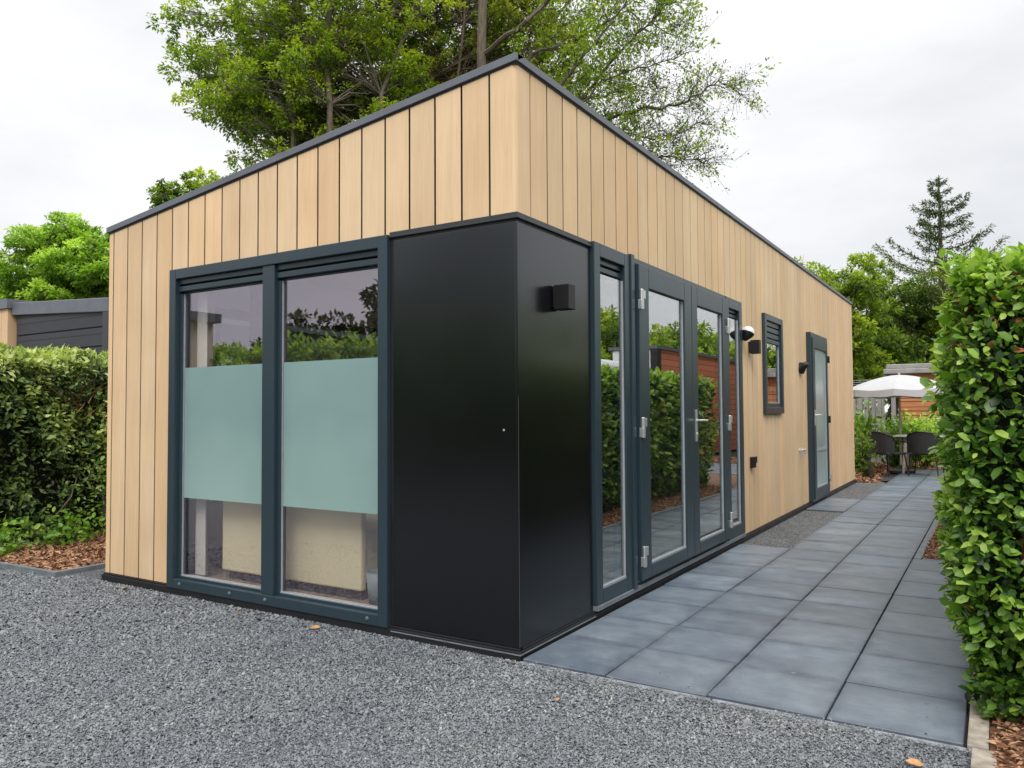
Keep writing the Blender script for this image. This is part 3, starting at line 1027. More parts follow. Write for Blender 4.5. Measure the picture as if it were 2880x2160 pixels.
# folded corner board above the black panels
co = MB()
cpts = [(-0.168 + G, 0.0)]
rc = 0.03
for k in range(7):
    a = math.pi / 2 * k / 6
    cpts.append((-rc + rc * math.sin(a), rc - rc * math.cos(a)))
cpts.append((0.0, 0.152 - G))
inner = [(-0.168 + G, 0.018)] + [(-0.03, 0.018 + 0.0)] * 1 + [(-0.018, 0.03)] + [(-0.018, 0.152 - G)]
b0 = len(co.v)
for (px, py) in cpts:
    co.v += [(px, py, PZ1 + 0.03), (px, py, min(roofz(px), HC) - PT)]; co.t += [(1.0, 1.0, 1.0)] * 2
for i in range(len(cpts) - 1):
    co.f.append((b0 + 2 * i, b0 + 2 * i + 2, b0 + 2 * i + 3, b0 + 2 * i + 1))
co.build('corner_board', MT['clad'], cabin, smooth=True)

# structural walls behind the boards (dark outside, white lining inside) with the openings left free
wl = MB(); ln_ = MB()
def wall_run(side, u_list, opens, ztop, z0=-0.03):
    for a, b in u_list:
        for p, q in split(a, b, opens):
            for (s0, s1) in zspans((p + q) / 2, z0, 9, opens):
                zt = min(s1, ztop((p + q) / 2))
                if s1 > 8: zt = None
                za = (s1 if zt is not None else ztop(p)); zb = (s1 if zt is not None else ztop(q))
                for (mb, w0, w1, c) in ((wl, -0.10, -0.020, 0), (ln_, -0.112, -0.101, 0.10)):
                    s0_ = max(s0, c) if c else s0
                    if side == 'F':
                        mb.hexa([(p, -w1, s0_), (q, -w1, s0_), (q, -w0, s0_), (p, -w0, s0_), (p, -w1, za), (q, -w1, zb), (q, -w0, zb), (p, -w0, za)])
                    else:
                        mb.box(w0, w1, p, q, s0_, za)
fo = [(FX0 + 0.02, FX1 - 0.02, FZ0 + 0.05, FZ1 - 0.02)]
so_ = [(DY0 + 0.02, DY1 - 0.02, DZ0 + 0.03, DZ1 - 0.02), (SY0 + 0.02, SY1 - 0.02, SZ0 + 0.02, SZ1 - 0.02), (EY0 + 0.02, EY1 - 0.02, EZ0 + 0.03, EZ1 - 0.02)]
wall_run('F', [(-W_ + 0.02, -0.0205)], fo, lambda x: roofz(x) - PT - 0.004)
wall_run('R', [(0.1005, LEN - 0.1)], so_, lambda x: HC - PT - 0.004)
wl.box(-W_ + 0.02, -0.0205, LEN - 0.1, LEN - 0.02, -0.03, HL - PT)
lw_added_open = [(0.9, 3.4, 0.5, 2.2), (6.0, 8.0, 0.9, 2.1)]  # unseen windows in the left wall, added to let light into the room
for p, q in split(0.1005, LEN - 0.101, lw_added_open):
    for (s0, s1) in zspans((p + q) / 2, -0.03, HL - PT - 0.03, lw_added_open):
        wl.box(-W_ + 0.02, -W_ + 0.1, p, q, s0, s1)
        ln_.box(-W_ + 0.101, -W_ + 0.112, p, q, max(s0, 0.1), s1)
wl.build('wall', MT['backing'], cabin)
ln_.build('interior_lining', MT['lining'], cabin)
MB().box(-W_ + 0.112, -0.112, 0.112, LEN - 0.12, 0.03, 0.085).build('floor', MT['woodfloor'], cabin)
pr = MB()
pr.box(-W_ + 0.115, -0.116, 4.6, 4.68, 0.086, 2.55)
pr.build('partition_wall', MT['darklining'], cabin)
MB().box(-W_ + 0.115, -0.116, 0.116, LEN - 0.13, 2.56, 2.58).build('ceiling', MT['lining'], cabin)
bk = MB()
for u0, u1 in split(0.0195, LEN - 0.0185, lw_added_open):
    for (s0, s1) in zspans((u0 + u1) / 2, BZ, HL - PT, lw_added_open):
        bk.box(-W_, -W_ + 0.018, u0, u1, s0, s1)
bk.box(-W_ + 0.02, -0.02, LEN - 0.018, LEN, BZ, HL - PT)
bk.build('rear_cladding', MT['clad'], cabin)
for (y0_, y1_, z0_, z1_) in lw_added_open:
    g = MB()
    for (a0, a1, b0_, b1_) in ((y0_, y0_ + 0.07, z0_, z1_), (y1_ - 0.07, y1_, z0_, z1_), (y0_ + 0.07, y1_ - 0.07, z0_, z0_ + 0.07), (y0_ + 0.07, y1_ - 0.07, z1_ - 0.07, z1_)):
        g.box(-W_ - 0.03, -W_ + 0.09, a0, a1, b0_, b1_)
    o_ = g.build('window', MT['frame'], cabin)  # added window, out of view, to brighten the interior
    g = MB(); g.box(-W_ + 0.03, -W_ + 0.034, y0_ + 0.07, y1_ - 0.07, z0_ + 0.07, z1_ - 0.07); g.build('pane', MT['glass_side'], o_)

# roof with its metal edge
rf = MB()
rf.hexa([(-W_ + 0.0, 0.0, HL - 0.03), (-0.002, 0.0, HC - 0.03), (-0.002, LEN, HC - 0.03), (-W_, LEN, HL - 0.03),
         (-W_, 0.0, HL - 0.012), (-0.002, 0.0, HC - 0.012), (-0.002, LEN, HC - 0.012), (-W_, LEN, HL - 0.012)])
rf.build('roof', MT['roof'], cabin)
tr = MB()
E_ = 0.016
tr.hexa([(-W_ - E_, -E_, HL - PT - 0.002), (E_, -E_, HC - PT), (E_, -0.0005, HC - PT), (-W_ - E_, -0.0005, HL - PT - 0.002),
         (-W_ - E_, -E_, HL), (E_, -E_, HC), (E_, 0.07, HC), (-W_ - E_, 0.07, HL)])
tr.box(0.0005, E_, 0.0, LEN + E_, HC - PT, HC - 0.0008)
tr.box(-0.07, 0.0003, 0.071, LEN + E_, HC - 0.011, HC - 0.0008)
tr.box(-W_ - E_, -W_ + 0.07, 0.071, LEN + E_, HL - PT, HL - 0.001)
tr.build('roof_trim', MT['trim'], cabin, bevel=0.002, seg=1)
# thin shadow batten below the trim
tb = MB()
tb.box(-0.012, 0.004, 0.01, LEN, HC - PT - 0.012, HC - PT - 0.0005)
tb.hexa([(-W_, -0.004, HL - PT - 0.014), (0.004, -0.004, HC - PT - 0.012), (0.004, 0.01, HC - PT - 0.012), (-W_, 0.01, HL - PT - 0.014),
         (-W_, -0.004, HL - PT - 0.003), (0.004, -0.004, HC - PT - 0.0008), (0.004, 0.01, HC - PT - 0.0008), (-W_, 0.01, HL - PT - 0.003)])
tb.build('shadow_gap', MT['black'], cabin)

# plinth
pl = MB()
pl.box(-W_ - 0.012, 0.022, -0.022, 0.02, -0.055, 0.030)
pl.box(-0.02, 0.022, 0.0205, LEN + 0.01, -0.055, 0.030)
pl.box(-W_ + 0.0, 0.014, -0.012, 0.0, 0.0305, 0.0425)
pl.box(0.0, 0.014, 0.0205, LEN, 0.0305, 0.0425)
pl.build('plinth', MT['black'], cabin, bevel=0.003)
ps = MB()
ps.box(FX1 + 0.02, 0.026, -0.026, -0.0225, 0.012, 0.018)
ps.box(0.0225, 0.026, -0.0225, PY1, 0.012, 0.018)
ps.build('plinth_edge_strip', MT['kerb3'], cabin)

# black corner panels
pn = MB()
pn.box(FX1 + 0.030, -0.0035, -0.010, 0.012, 0.045, PZ1 - 0.022)
p1 = pn.build('corner_panel', MT['panel'], cabin, bevel=0.002)
pn = MB()
pn.box(-0.012, 0.010, 0.0125, PY1 - 0.022, 0.045, PZ1 - 0.022)
p2 = pn.build('corner_panel', MT['panel'], cabin, bevel=0.002)
ca = MB()
ca.box(-0.0030, 0.012, -0.012, 0.012, 0.045, PZ1 - 0.022)
ca.build('panel_corner_strip', MT['panel'], cabin, bevel=0.003)
ce = MB()
ce.box(0.0121, 0.0126, -0.0102, -0.0090, 0.05, 1.35)
ce.build('panel_edge_line', MT['kerb3'], p2)
cp = MB()
cp.box(FX1 + 0.001, 0.020, -0.020, 0.0, PZ1 - 0.004, PZ1 + 0.010)
cp.box(FX1 + 0.001, 0.014, -0.014, 0.0, PZ1 + 0.0102, PZ1 + 0.030)
cp.box(0.0005, 0.020, 0.0, PY1, PZ1 - 0.004, PZ1 + 0.010)
cp.box(0.0005, 0.014, 0.0, PY1, PZ1 + 0.0102, PZ1 + 0.030)
cp.build('panel_flashing', MT['flash'], cabin, bevel=0.002, seg=1)
cg = MB()
cg.box(FX1 + 0.002, FX1 + 0.029, -0.004, 0.01, 0.045, PZ1 - 0.005)
cg.box(-0.01, 0.004, PY1 - 0.021, PY1 + 0.002, 0.045, PZ1 - 0.005)
cg.box(FX1 + 0.03, 0.003, -0.003, 0.01, PZ1 - 0.0215, PZ1 - 0.0045)
cg.box(-0.01, 0.003, 0.011, PY1 - 0.022, PZ1 - 0.0215, PZ1 - 0.0045)
cg.build('panel_gap', MT['black'], cabin)
lk = MB()
lk.lathe((-0.078, -0.010, 1.172), (0, -1, 0), [(0, 0.0), (0, 0.006), (0.002, 0.006), (0.003, 0.003), (0.003, 0.0)], 12)
lk.build('lock', MT['silver'], p1)


def ring(mb, side, u0, u1, z0, z1, fw, w0, w1, fb=None, ft=None):
    fb = fw if fb is None else fb; ft = fw if ft is None else ft
    wbox(mb, side, u0, u0 + fw, w0, w1, z0, z1)
    wbox(mb, side, u1 - fw, u1, w0, w1, z0, z1)
    wbox(mb, side, u0 + fw, u1 - fw, w0, w1 - 0.0006, z1 - ft, z1)
    wbox(mb, side, u0 + fw, u1 - fw, w0, w1 - 0.0006, z0, z0 + fb)


def vents(mb, side, u0, u1, z0, z1, w, n=2):
    h = (z1 - z0) / n
    for i in range(n):
        wbox(mb, side, u0, u1, w - 0.045, w, z0 + i * h + 0.014, z0 + (i + 1) * h)
        wbox(mb, side, u0, u1, w - 0.05, w - 0.03, z0 + i * h - 0.001, z0 + i * h + 0.0139)


def beading(side, u0, u1, z0, z1, w, parent, t=0.010, bottom_only=False):
    b = MB()
    wbox(b, side, u0, u1, w - 0.003, w + 0.012, z0, z0 + t)
    if not bottom_only:
        wbox(b, side, u0, u0 + t * 0.7, w - 0.003, w + 0.008, z0 + t, z1)
        wbox(b, side, u1 - t * 0.7, u1, w - 0.003, w + 0.008, z0 + t, z1)
    return b.build('glazing_bead', MT['bead'], parent)


# front window
fw = MB()
ring(fw, 'F', FX0, FX1, FZ0, FZ1, 0.072, -0.07, 0.034, fb=0.066)
wbox(fw, 'F', -1.952, -1.838, -0.07, 0.024, FZ0 + 0.066, FZ1 - 0.072)
for (a, b) in ((FX0 + 0.072, -1.952), (-1.838, FX1 - 0.072)):
    vents(fw, 'F', a, b, 2.135, FZ1 - 0.072, 0.004, 2)
fwo = fw.build('window', MT['frame'], cabin, bevel=0.004)
tag(fwo, 'wide two pane front window with a frosted band')
for (a, b) in ((FX0 + 0.072, -1.952), (-1.838, FX1 - 0.072)):
    g = MB()
    for (p, q) in ((a, a + 0.028), (b - 0.028, b)):
        wbox(g, 'F', p, q, -0.06, -0.008, 0.0965, 2.134)
    wbox(g, 'F', a + 0.028, b - 0.028, -0.06, -0.0086, 0.0965, 0.112)
    g.build('sash', MT['frame'], fwo, bevel=0.003)
    beading('F', a + 0.028, b - 0.028, 0.112, 2.134, -0.027, fwo, 0.007)
    g = MB(); wbox(g, 'F', a + 0.030, b - 0.030, -0.034, -0.030, 0.113, 2.133)
    g.build('pane', MT['glass_front'], fwo)
    g = MB(); wbox(g, 'F', a + 0.036, b - 0.036, -0.0375, -0.0355, 0.666, 1.598)
    g2 = MB(); wbox(g2, 'F', a + 0.036, b - 0.036, -0.0294, -0.0286, 0.666, 1.598)
    g2.build('privacy_film', MT['film'], fwo)
capm = paint('grey_blue_cap', (0.10, 0.13, 0.15), 0.3)
for u in (-2.79, -2.25, -1.90, -1.02):
    g = MB()
    g.lathe((u, -0.034, 0.066), (0, -1, 0), [(0, 0.0), (0, 0.013), (0.006, 0.010), (0.009, 0.0)], 12)
    g.build('drain_cap', capm, fwo)

# door set on the long side
df = MB()
ring(df, 'R', DY0, 1.420, DZ0, DZ1, 0.086, -0.07, 0.034, fb=0.088)
vents(df, 'R', DY0 + 0.086, 1.334, 2.145, DZ1 - 0.086, 0.004, 2)
w1 = df.build('window', MT['frame'], cabin, bevel=0.004)
tag(w1, 'narrow tall side window left of the double doors')
df = MB()
ring(df, 'R', 3.640, DY1, DZ0, DZ1, 0.098, -0.07, 0.034, fb=0.108)
vents(df, 'R', 3.738, DY1 - 0.098, 2.145, DZ1 - 0.098, 0.004, 2)
w2 = df.build('window', MT['frame'], cabin, bevel=0.004)
tag(w2, 'narrow tall side window right of the double doors')
for (wn_, a, b, zb) in ((w1, DY0 + 0.086, 1.334, 0.163), (w2, 3.738, DY1 - 0.098, 0.183)):
    g = MB(); wbox(g, 'R', a, b, 0.006, 0.010, zb, 2.144); g.build('pane', MT['glass_side'], wn_)
    beading('R', a, b, zb, 2.144, 0.012, wn_, 0.014)
df = MB()
wbox(df, 'R', 1.4205, 1.478, -0.07, 0.046, DZ0, DZ1 + 0.012)
wbox(df, 'R', 1.4785, 3.639, -0.07, 0.030, 2.292, DZ1)
wbox(df, 'R', 1.4785, 3.639, -0.07, 0.020, DZ0, 0.108)
wbox(df, 'R', 3.600, 3.6395, -0.07, 0.030, 0.1085, 2.2915)
dfo = df.build('door_frame', MT['frame'], cabin, bevel=0.003)
for ga in ((1.479, 1.512, -0.002), (3.584, 3.5995, 0.026)):
    g = MB()
    wbox(g, 'R', ga[0], ga[1], -0.05, ga[2], 0.109, 2.291)
    g.build('door_gasket', MT['black'], cabin)
g = MB()
wbox(g, 'R', DY0, DY1, -0.01, 0.040, 0.0435, 0.0745)
g.build('threshold', MT['kerb3'], cabin, bevel=0.003)


def leaf_door(y0, y1, g0, g1, handle, hinge_y):
    d = MB()
    z0, z1 = 0.112, 2.288
    w0, w1 = 0.004, 0.062
    wbox(d, 'R', y0, g0, w0, w1, z0, z1)
    wbox(d, 'R', g1, y1, w0, w1, z0, z1)
    wbox(d, 'R', g0, g1, w0, w1 - 0.0006, 2.136, z1)
    wbox(d, 'R', g0, g1, w0, w1 - 0.0006, z0, 0.195)
    o = d.build('door', MT['frame'], cabin, bevel=0.005)
    p = MB(); wbox(p, 'R', g0, g1, 0.034, 0.038, 0.196, 2.135); p.build('pane', MT['glass_side'], o)
    beading('R', g0, g1, 0.196, 2.135, 0.040, o, 0.014)
    if handle:
        h = MB()
        wbox(h, 'R', y0 + 0.045, y0 + 0.080, w1, w1 + 0.010, 1.02, 1.275)
        h.tube([(w1 + 0.008, y0 + 0.062, 1.19), (w1 + 0.05, y0 + 0.062, 1.19), (w1 + 0.055, y0 + 0.075, 1.19), (w1 + 0.055, y0 + 0.19, 1.188)], 0.0095, 8)
        h.lathe((w1 + 0.008, y0 + 0.062, 1.08), (1, 0, 0), [(0, 0), (0, 0.012), (0.008, 0.012), (0.008, 0)], 12)
        h.build('handle', MT['silver'], o, bevel=0.002)
    for z in (2.035, 1.150, 0.270):
        h = MB()
        s = 1 if hinge_y < (y0 + y1) / 2 else -1
        yy = hinge_y
        wbox(h, 'R', yy - 0.028, yy + 0.034, w1 - 0.0, w1 + 0.022, z + 0.010, z + 0.070)
        wbox(h, 'R', yy - 0.034, yy + 0.010, w1 - 0.010, w1 + 0.020, z - 0.062, z + 0.004)
        h.tube([(w1 + 0.012, yy - 0.018, z - 0.066), (w1 + 0.012, yy - 0.018, z + 0.075)], 0.014, 10)
        h.build('hinge', MT['silver'], o, bevel=0.003)
    return o


leaf_door(1.514, 2.596, 1.690, 2.432, False, 1.545)
leaf_door(2.604, 3.582, 2.742, 3.440, True, 3.592)

# small window
g = MB()
ring(g, 'R', SY0, SY1, SZ0, SZ1, 0.075, -0.06, 0.036, fb=0.07, ft=0.07)
vents(g, 'R', SY0 + 0.075, SY1 - 0.075, 2.06, SZ1 - 0.07, 0.012, 3)
swo = g.build('window', MT['frame'], cabin, bevel=0.004)
tag(swo, 'small upright window with vent slats at its top')
g = MB()
ring(g, 'R', SY0 + 0.075, SY1 - 0.075, SZ0 + 0.0705, 2.059, 0.045, -0.05, 0.020)
g.build('sash', MT['frame'], swo, bevel=0.003)
g = MB(); wbox(g, 'R', SY0 + 0.12, SY1 - 0.12, -0.004, 0.0, SZ0 + 0.116, 2.013); g.build('pane', MT['glass_side'], swo)
beading('R', SY0 + 0.12, SY1 - 0.12, SZ0 + 0.116, 2.013, 0.002, swo, 0.010)

# rear door
g = MB()
ring(g, 'R', EY0, EY1, EZ0, EZ1, 0.06, -0.07, 0.060, fb=0.03)
efo = g.build('door_frame', MT['frame'], cabin, bevel=0.004)
g = MB()
ey0, ey1, ew = EY0 + 0.065, EY1 - 0.065, 0.075
a, b = ey0 + 0.13, ey1 - 0.08
wbox(g, 'R', ey0, a, 0.0, ew, 0.08, EZ1 - 0.065)
wbox(g, 'R', b, ey1, 0.0, ew, 0.08, EZ1 - 0.065)
wbox(g, 'R', a, b, 0.0, ew - 0.0006, 2.11, EZ1 - 0.065)
wbox(g, 'R', a, b, 0.0, ew - 0.0006, 0.08, 0.21)
edo = g.build('door', MT['frame'], cabin, bevel=0.004)
tag(edo, 'rear door with a tall frosted pane')
g = MB(); wbox(g, 'R', a, b, 0.046, 0.050, 0.211, 2.109); g.build('pane', MT['film2'], edo)
beading('R', a, b, 0.211, 2.109, 0.052, edo, 0.012)
g = MB(); wbox(g, 'R', a, b, 0.0505, 0.056, 0.70, 0.735); g.build('glazing_bar', MT['bead'], edo)
g = MB()
wbox(g, 'R', ey0 + 0.02, ey0 + 0.05, ew, ew + 0.012, 1.06, 1.27)
g.tube([(ew + 0.01, ey0 + 0.035, 1.20), (ew + 0.06, ey0 + 0.035, 1.20), (ew + 0.065, ey0 + 0.16, 1.20)], 0.010, 8)
g.build('handle', MT['silver'], edo, bevel=0.002)
for z in (2.0, 1.13, 0.29):
    g = MB()
    g.tube([(ew + 0.012, ey1 + 0.01, z - 0.05), (ew + 0.012, ey1 + 0.01, z + 0.05)], 0.014, 10)
    wbox(g, 'R', ey1 - 0.03, ey1 + 0.03, ew - 0.01, ew + 0.012, z - 0.028, z + 0.028)
    g.build('hinge', MT['silver'] if z < 1 else MT['lampblack'], edo, bevel=0.002)

# wall fittings
g = MB()
wbox(g, 'R', 0.372, 0.438, 0.0105, 0.020, 1.86, 1.97)
wbox(g, 'R', 0.365, 0.445, 0.0205, 0.118, 1.845, 1.985)
tag(g.build('wall_lamp', MT['lampblack'], cabin, bevel=0.003), 'black cube wall lamp on the corner panel')
g = MB()
wbox(g, 'R', 4.512, 4.570, 0.0005, 0.02, 1.86, 1.97)
wbox(g, 'R', 4.505, 4.58, 0.0205, 0.112, 1.845, 1.985)
tag(g.build('wall_lamp', MT['lampblack'], cabin, bevel=0.003), 'black cube wall lamp on the boards beside the small window')
g = MB()
ax = Vector((0.25, 0.35, 0.90)).normalized()
c0 = Vector((0.066, 4.255, 2.035))
g.lathe(c0, ax, [(0.0, 0.066), (0.015, 0.065), (0.033, 0.058), (0.050, 0.045), (0.062, 0.026), (0.067, 0.0)], 24)
wlo = tag(g.build('wall_lamp', MT['white'], cabin, smooth=True), 'white dome wall light above the black cube lamp')
g = MB()
g.lathe(c0, -ax, [(-0.001, 0.065), (0.025, 0.058), (0.06, 0.034), (0.085, 0.014), (0.085, 0.0)], 24)
g.tube([(0.0, 4.26, 1.975), (0.03, 4.262, 2.0)], 0.022, 12)
g.build('lamp_body', MT['lampblack'], wlo, smooth=True)
g = MB()
c1 = Vector((0.10, 6.93, 1.86))
ax = Vector((0.6, -0.25, 0.3)).normalized()
g.lathe(c1, -ax, [(0.0, 0.0), (0.0, 0.036), (0.04, 0.04), (0.09, 0.07), (0.12, 0.088), (0.125, 0.06), (0.10, 0.0)], 20)
g.tube([(0.0, 6.98, 1.80), (0.06, 6.96, 1.84)], 0.022, 10)
tag(g.build('wall_lamp', MT['lampblack'], cabin, smooth=True), 'black horn shaped spotlight left of the rear door')
g = MB()
wbox(g, 'R', 4.505, 4.585, 0.0005, 0.045, 0.685, 0.795)
wbox(g, 'R', 4.500, 4.590, 0.0455, 0.055, 0.735, 0.800)
tag(g.build('outdoor_socket', MT['lampblack'], cabin, bevel=0.004), 'black outdoor socket on the boards')
for yy in (6.86, 7.02):
    g = MB()
    g.lathe((0.0005, yy, 0.755), (1, 0, 0), [(0, 0), (0, 0.028), (0.008, 0.028), (0.008, 0.012), (0.035, 0.015), (0.05, 0.015), (0.05, 0)], 14)
    g.tube([(0.03, yy, 0.755), (0.036, yy, 0.72), (0.04, yy, 0.69)], 0.010, 8)
    wbox(g, 'R', yy - 0.022, yy + 0.022, 0.050, 0.058, 0.748, 0.762)
    g.build('garden_tap', MT['silver'], cabin)

# inside, seen through the front window
g = MB()
s_ = empty('bed_base', (-1.75, 0.9, 0.086), 'long cream upholstered bed base seen below the frosted band of the front window', 'bed')
g.box(-2.60, -1.26, 0.175, 0.225, 0.150, 0.80)
g.build('headboard', MT['cream'], s_, bevel=0.012)
g = MB()
g.box(-2.58, -1.28, 0.226, 1.9, 0.18, 0.52)
g.build('mattress', MT['cream'], s_, bevel=0.03)
g = MB()
g.box(-2.57, -1.29, 0.215, 1.85, 0.086, 0.149)
g.build('kickboard', MT['purple'], s_)
g = MB()
crv = []
for i in range(13):
    crv.append((-2.86 + i * 0.011, 0.145 + 0.018 * math.sin(i * 1.9)))
b0 = 0
for i, (px, py) in enumerate(crv):
    g.v += [(px, py, 0.10), (px, py, 2.40)]; g.t += [(1, 1, 1)] * 2
    if i: g.f.append((2 * i - 2, 2 * i, 2 * i + 1, 2 * i - 1))
tag(g.build('curtain', MT['lining'], None, smooth=True), 'white curtain gathered at the left edge of the front window', 'curtain')
g = MB()
for i in range(14):
    g.v += [(-2.69 + i * 0.014, 0.48 + 0.02 * math.sin(i * 1.7), 0.10), (-2.69 + i * 0.014, 0.48 + 0.02 * math.sin(i * 1.7), 2.4)]; g.t += [(1, 1, 1)] * 2
    if i: g.f.append((2 * i - 2, 2 * i, 2 * i + 1, 2 * i - 1))
tag(g.build('curtain', MT['purple'], None, smooth=True), 'dark curtain between the white curtain and the cream bed base', 'curtain')
g = MB()
g.box(-1.20, -0.50, 0.55, 1.1, 0.086, 1.1)
tag(g.build('bedside_cabinet', MT['purple'], None, bevel=0.01), 'dark bedside cabinet right of the cream bed base', 'cabinet')
g = MB()
g.lathe((-1.13, 0.215, 0.086), (0, 0, 1), [(0, 0), (0, 0.075), (0.2, 0.095), (0.2, 0.088), (0.01, 0.07), (0.01, 0)], 20)
tag(g.build('waste_bin', MT['bin'], None, smooth=True), 'small grey blue bin on the floor inside the front window', 'bin')

#PART3
# ================================================================== HEDGES
def near_density(P):
    d = np.linalg.norm(P[:, :2] - CAM[:2], axis=1)
    return np.clip(np.where(d < 5.2, 1.0, (5.2 / d) ** 2.2), 0.12, 1)


rng = np.random.default_rng(21)
hz = 1.86
hr = empty('clipped_hedge', (2.5, 4.7, 0), 'tall clipped hedge of large glossy green leaves at the right edge of the path', 'hedge')
P, d, n_, s_z, sh = hedge_leaves(1.965, 3.05, 0.18, 9.4, hz, 3900, 0.044, faces=('x0', 'y0', 'top', 'y1'), depth=0.18, rough=0.065, seed=3.0, dfun=near_density, narrow_base=0.16)
P[:, 2] *= 1 - 0.055 * np.clip((P[:, 1] - 0.8) / 3.0, 0, 1)
far = np.linalg.norm(P[:, :2] - CAM[:2], axis=1)
s_z = s_z * np.clip(far / 5.5, 1, 1.9)
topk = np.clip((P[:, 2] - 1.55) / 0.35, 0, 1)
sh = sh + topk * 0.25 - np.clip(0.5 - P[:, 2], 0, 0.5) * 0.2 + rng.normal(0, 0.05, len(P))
red = (rng.random(len(P)) < 0.006) | (P[:, 0] < 2.25) & (P[:, 1] < 1.2) & (P[:, 2] > 1.48) & (P[:, 2] < 1.80) & (rng.random(len(P)) < 0.07) & (np.abs(fbm(P, 5, 2)) > 0.06)
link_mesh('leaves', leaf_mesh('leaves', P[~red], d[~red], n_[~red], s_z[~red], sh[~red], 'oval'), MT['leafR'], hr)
link_mesh('young_red_leaves', leaf_mesh('young_red_leaves', P[red], d[red], n_[red], s_z[red], rng.random(red.sum()), 'oval'), MT['leafRed'], hr)
# upright fresh shoots on the top
k = 900
tx = rng.uniform(1.97, 3.0, k); ty = rng.uniform(0.2, 9.2, k) ** 1.0
ty[:420] = rng.uniform(0.15, 1.6, 420)
base = np.c_[tx, ty, hz - 0.06 - 0.10 * np.clip((ty - 0.8) / 3.0, 0, 1)]
mb = MB(); lp, ld, lnn, ls, lt = [], [], [], [], []
for p in base:
    h = rng.uniform(0.05, 0.15)
    tip = p + np.array([rng.normal(0, 0.02), rng.normal(0, 0.02), h])
    mb.tube([p, tip], [0.003, 0.0015], 3, False)
    for q in range(6):
        t_ = rng.uniform(0.3, 1.0)
        lp.append(p + (tip - p) * t_); v_ = rnd_dirs(1)[0]; v_[2] = abs(v_[2]) * 0.8 + 0.35
        ld.append(v_); lnn.append(np.array([0, 0, 1.0]) + rnd_dirs(1)[0] * 0.6); ls.append(rng.uniform(0.03, 0.055)); lt.append(rng.uniform(0.65, 1.0))
link_mesh('shoots', leaf_mesh('shoots', np.array(lp), np.array(ld), np.array(lnn), np.array(ls), np.array(lt), 'oval'), MT['leafR'], hr)
tw = MB()
for i in range(260):
    y0 = rng.uniform(0.3, 3.0); z0 = rng.uniform(0.0, 1.4)
    a = np.array([rng.uniform(2.1, 2.6), y0, z0]); b = a + np.array([rng.uniform(-0.25, 0.05), rng.uniform(-0.3, 0.1), rng.uniform(0.15, 0.5)])
    b[0] = max(b[0], 1.97); b[1] = max(b[1], 0.24)
    tw.tube(limb_path(a, b, 0, 0.1, 4), [0.007, 0.006, 0.004, 0.002], 4, False)
tw.build('twigs', MT['twig'], hr)
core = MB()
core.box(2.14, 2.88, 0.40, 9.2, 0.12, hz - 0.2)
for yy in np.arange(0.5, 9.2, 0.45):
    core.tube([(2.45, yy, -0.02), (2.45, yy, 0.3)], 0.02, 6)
core.build('shaded_core', MT['hedgecore'], hr)  # solid dark block painted as the shaded depth of the hedge

rng = np.random.default_rng(22)
hl = empty('clipped_hedge', (-6.4, 3.0, 0), 'dense dark olive hedge left of the cabin with brown twigs at its top corner', 'hedge')
P, d, n_, s_z, sh = hedge_leaves(-7.4, -5.92, -1.6, 6.5, 1.86, 4600, 0.064, faces=('x1', 'y0', 'top'), depth=0.22, rough=0.13, seed=13.0,
                                 dfun=lambda P: np.where(P[:, 1] > 3.2, 0.25, 1.0))
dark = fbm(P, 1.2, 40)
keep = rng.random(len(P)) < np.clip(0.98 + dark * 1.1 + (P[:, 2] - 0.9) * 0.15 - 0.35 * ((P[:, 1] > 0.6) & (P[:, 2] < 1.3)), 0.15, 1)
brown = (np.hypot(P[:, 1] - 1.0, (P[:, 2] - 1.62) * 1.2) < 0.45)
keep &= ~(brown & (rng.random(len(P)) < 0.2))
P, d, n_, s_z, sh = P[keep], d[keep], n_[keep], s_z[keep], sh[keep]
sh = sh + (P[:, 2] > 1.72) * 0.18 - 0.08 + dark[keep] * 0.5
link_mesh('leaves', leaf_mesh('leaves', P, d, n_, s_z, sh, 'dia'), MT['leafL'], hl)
tw = MB()
for i in range(70):
    c = np.array([-5.98 + rng.normal(0, 0.05), 0.95 + rng.normal(0, 0.10), 1.35 + rng.normal(0, 0.07)])
    e = c + np.array([rng.uniform(-0.25, 0.16), rng.normal(0, 0.30), rng.uniform(0.12, 0.50)])
    tw.tube(limb_path(c, e, 0, 0.2, 5), [0.006, 0.005, 0.004, 0.003, 0.002], 3, False)
tw.build('dry_twigs', MT['twig'], hl)
tw = MB()
for i in range(22):
    c = np.array([-6.15 + rng.normal(0, 0.1), rng.uniform(-1.5, 3), 0.0])
    e = c + np.array([rng.uniform(-0.1, 0.28), rng.normal(0, 0.3), rng.uniform(0.6, 1.7)])
    tw.tube(limb_path(c, e, 0, 0.25, 7), [0.010, 0.009, 0.008, 0.007, 0.006, 0.004, 0.002], 4, False)
tw.build('stems', MT['bark'], hl)
MB().box(-7.3, -6.22, -1.5, 6.4, -0.02, 1.62).build('shaded_core', MT['hedgecore'], hl)


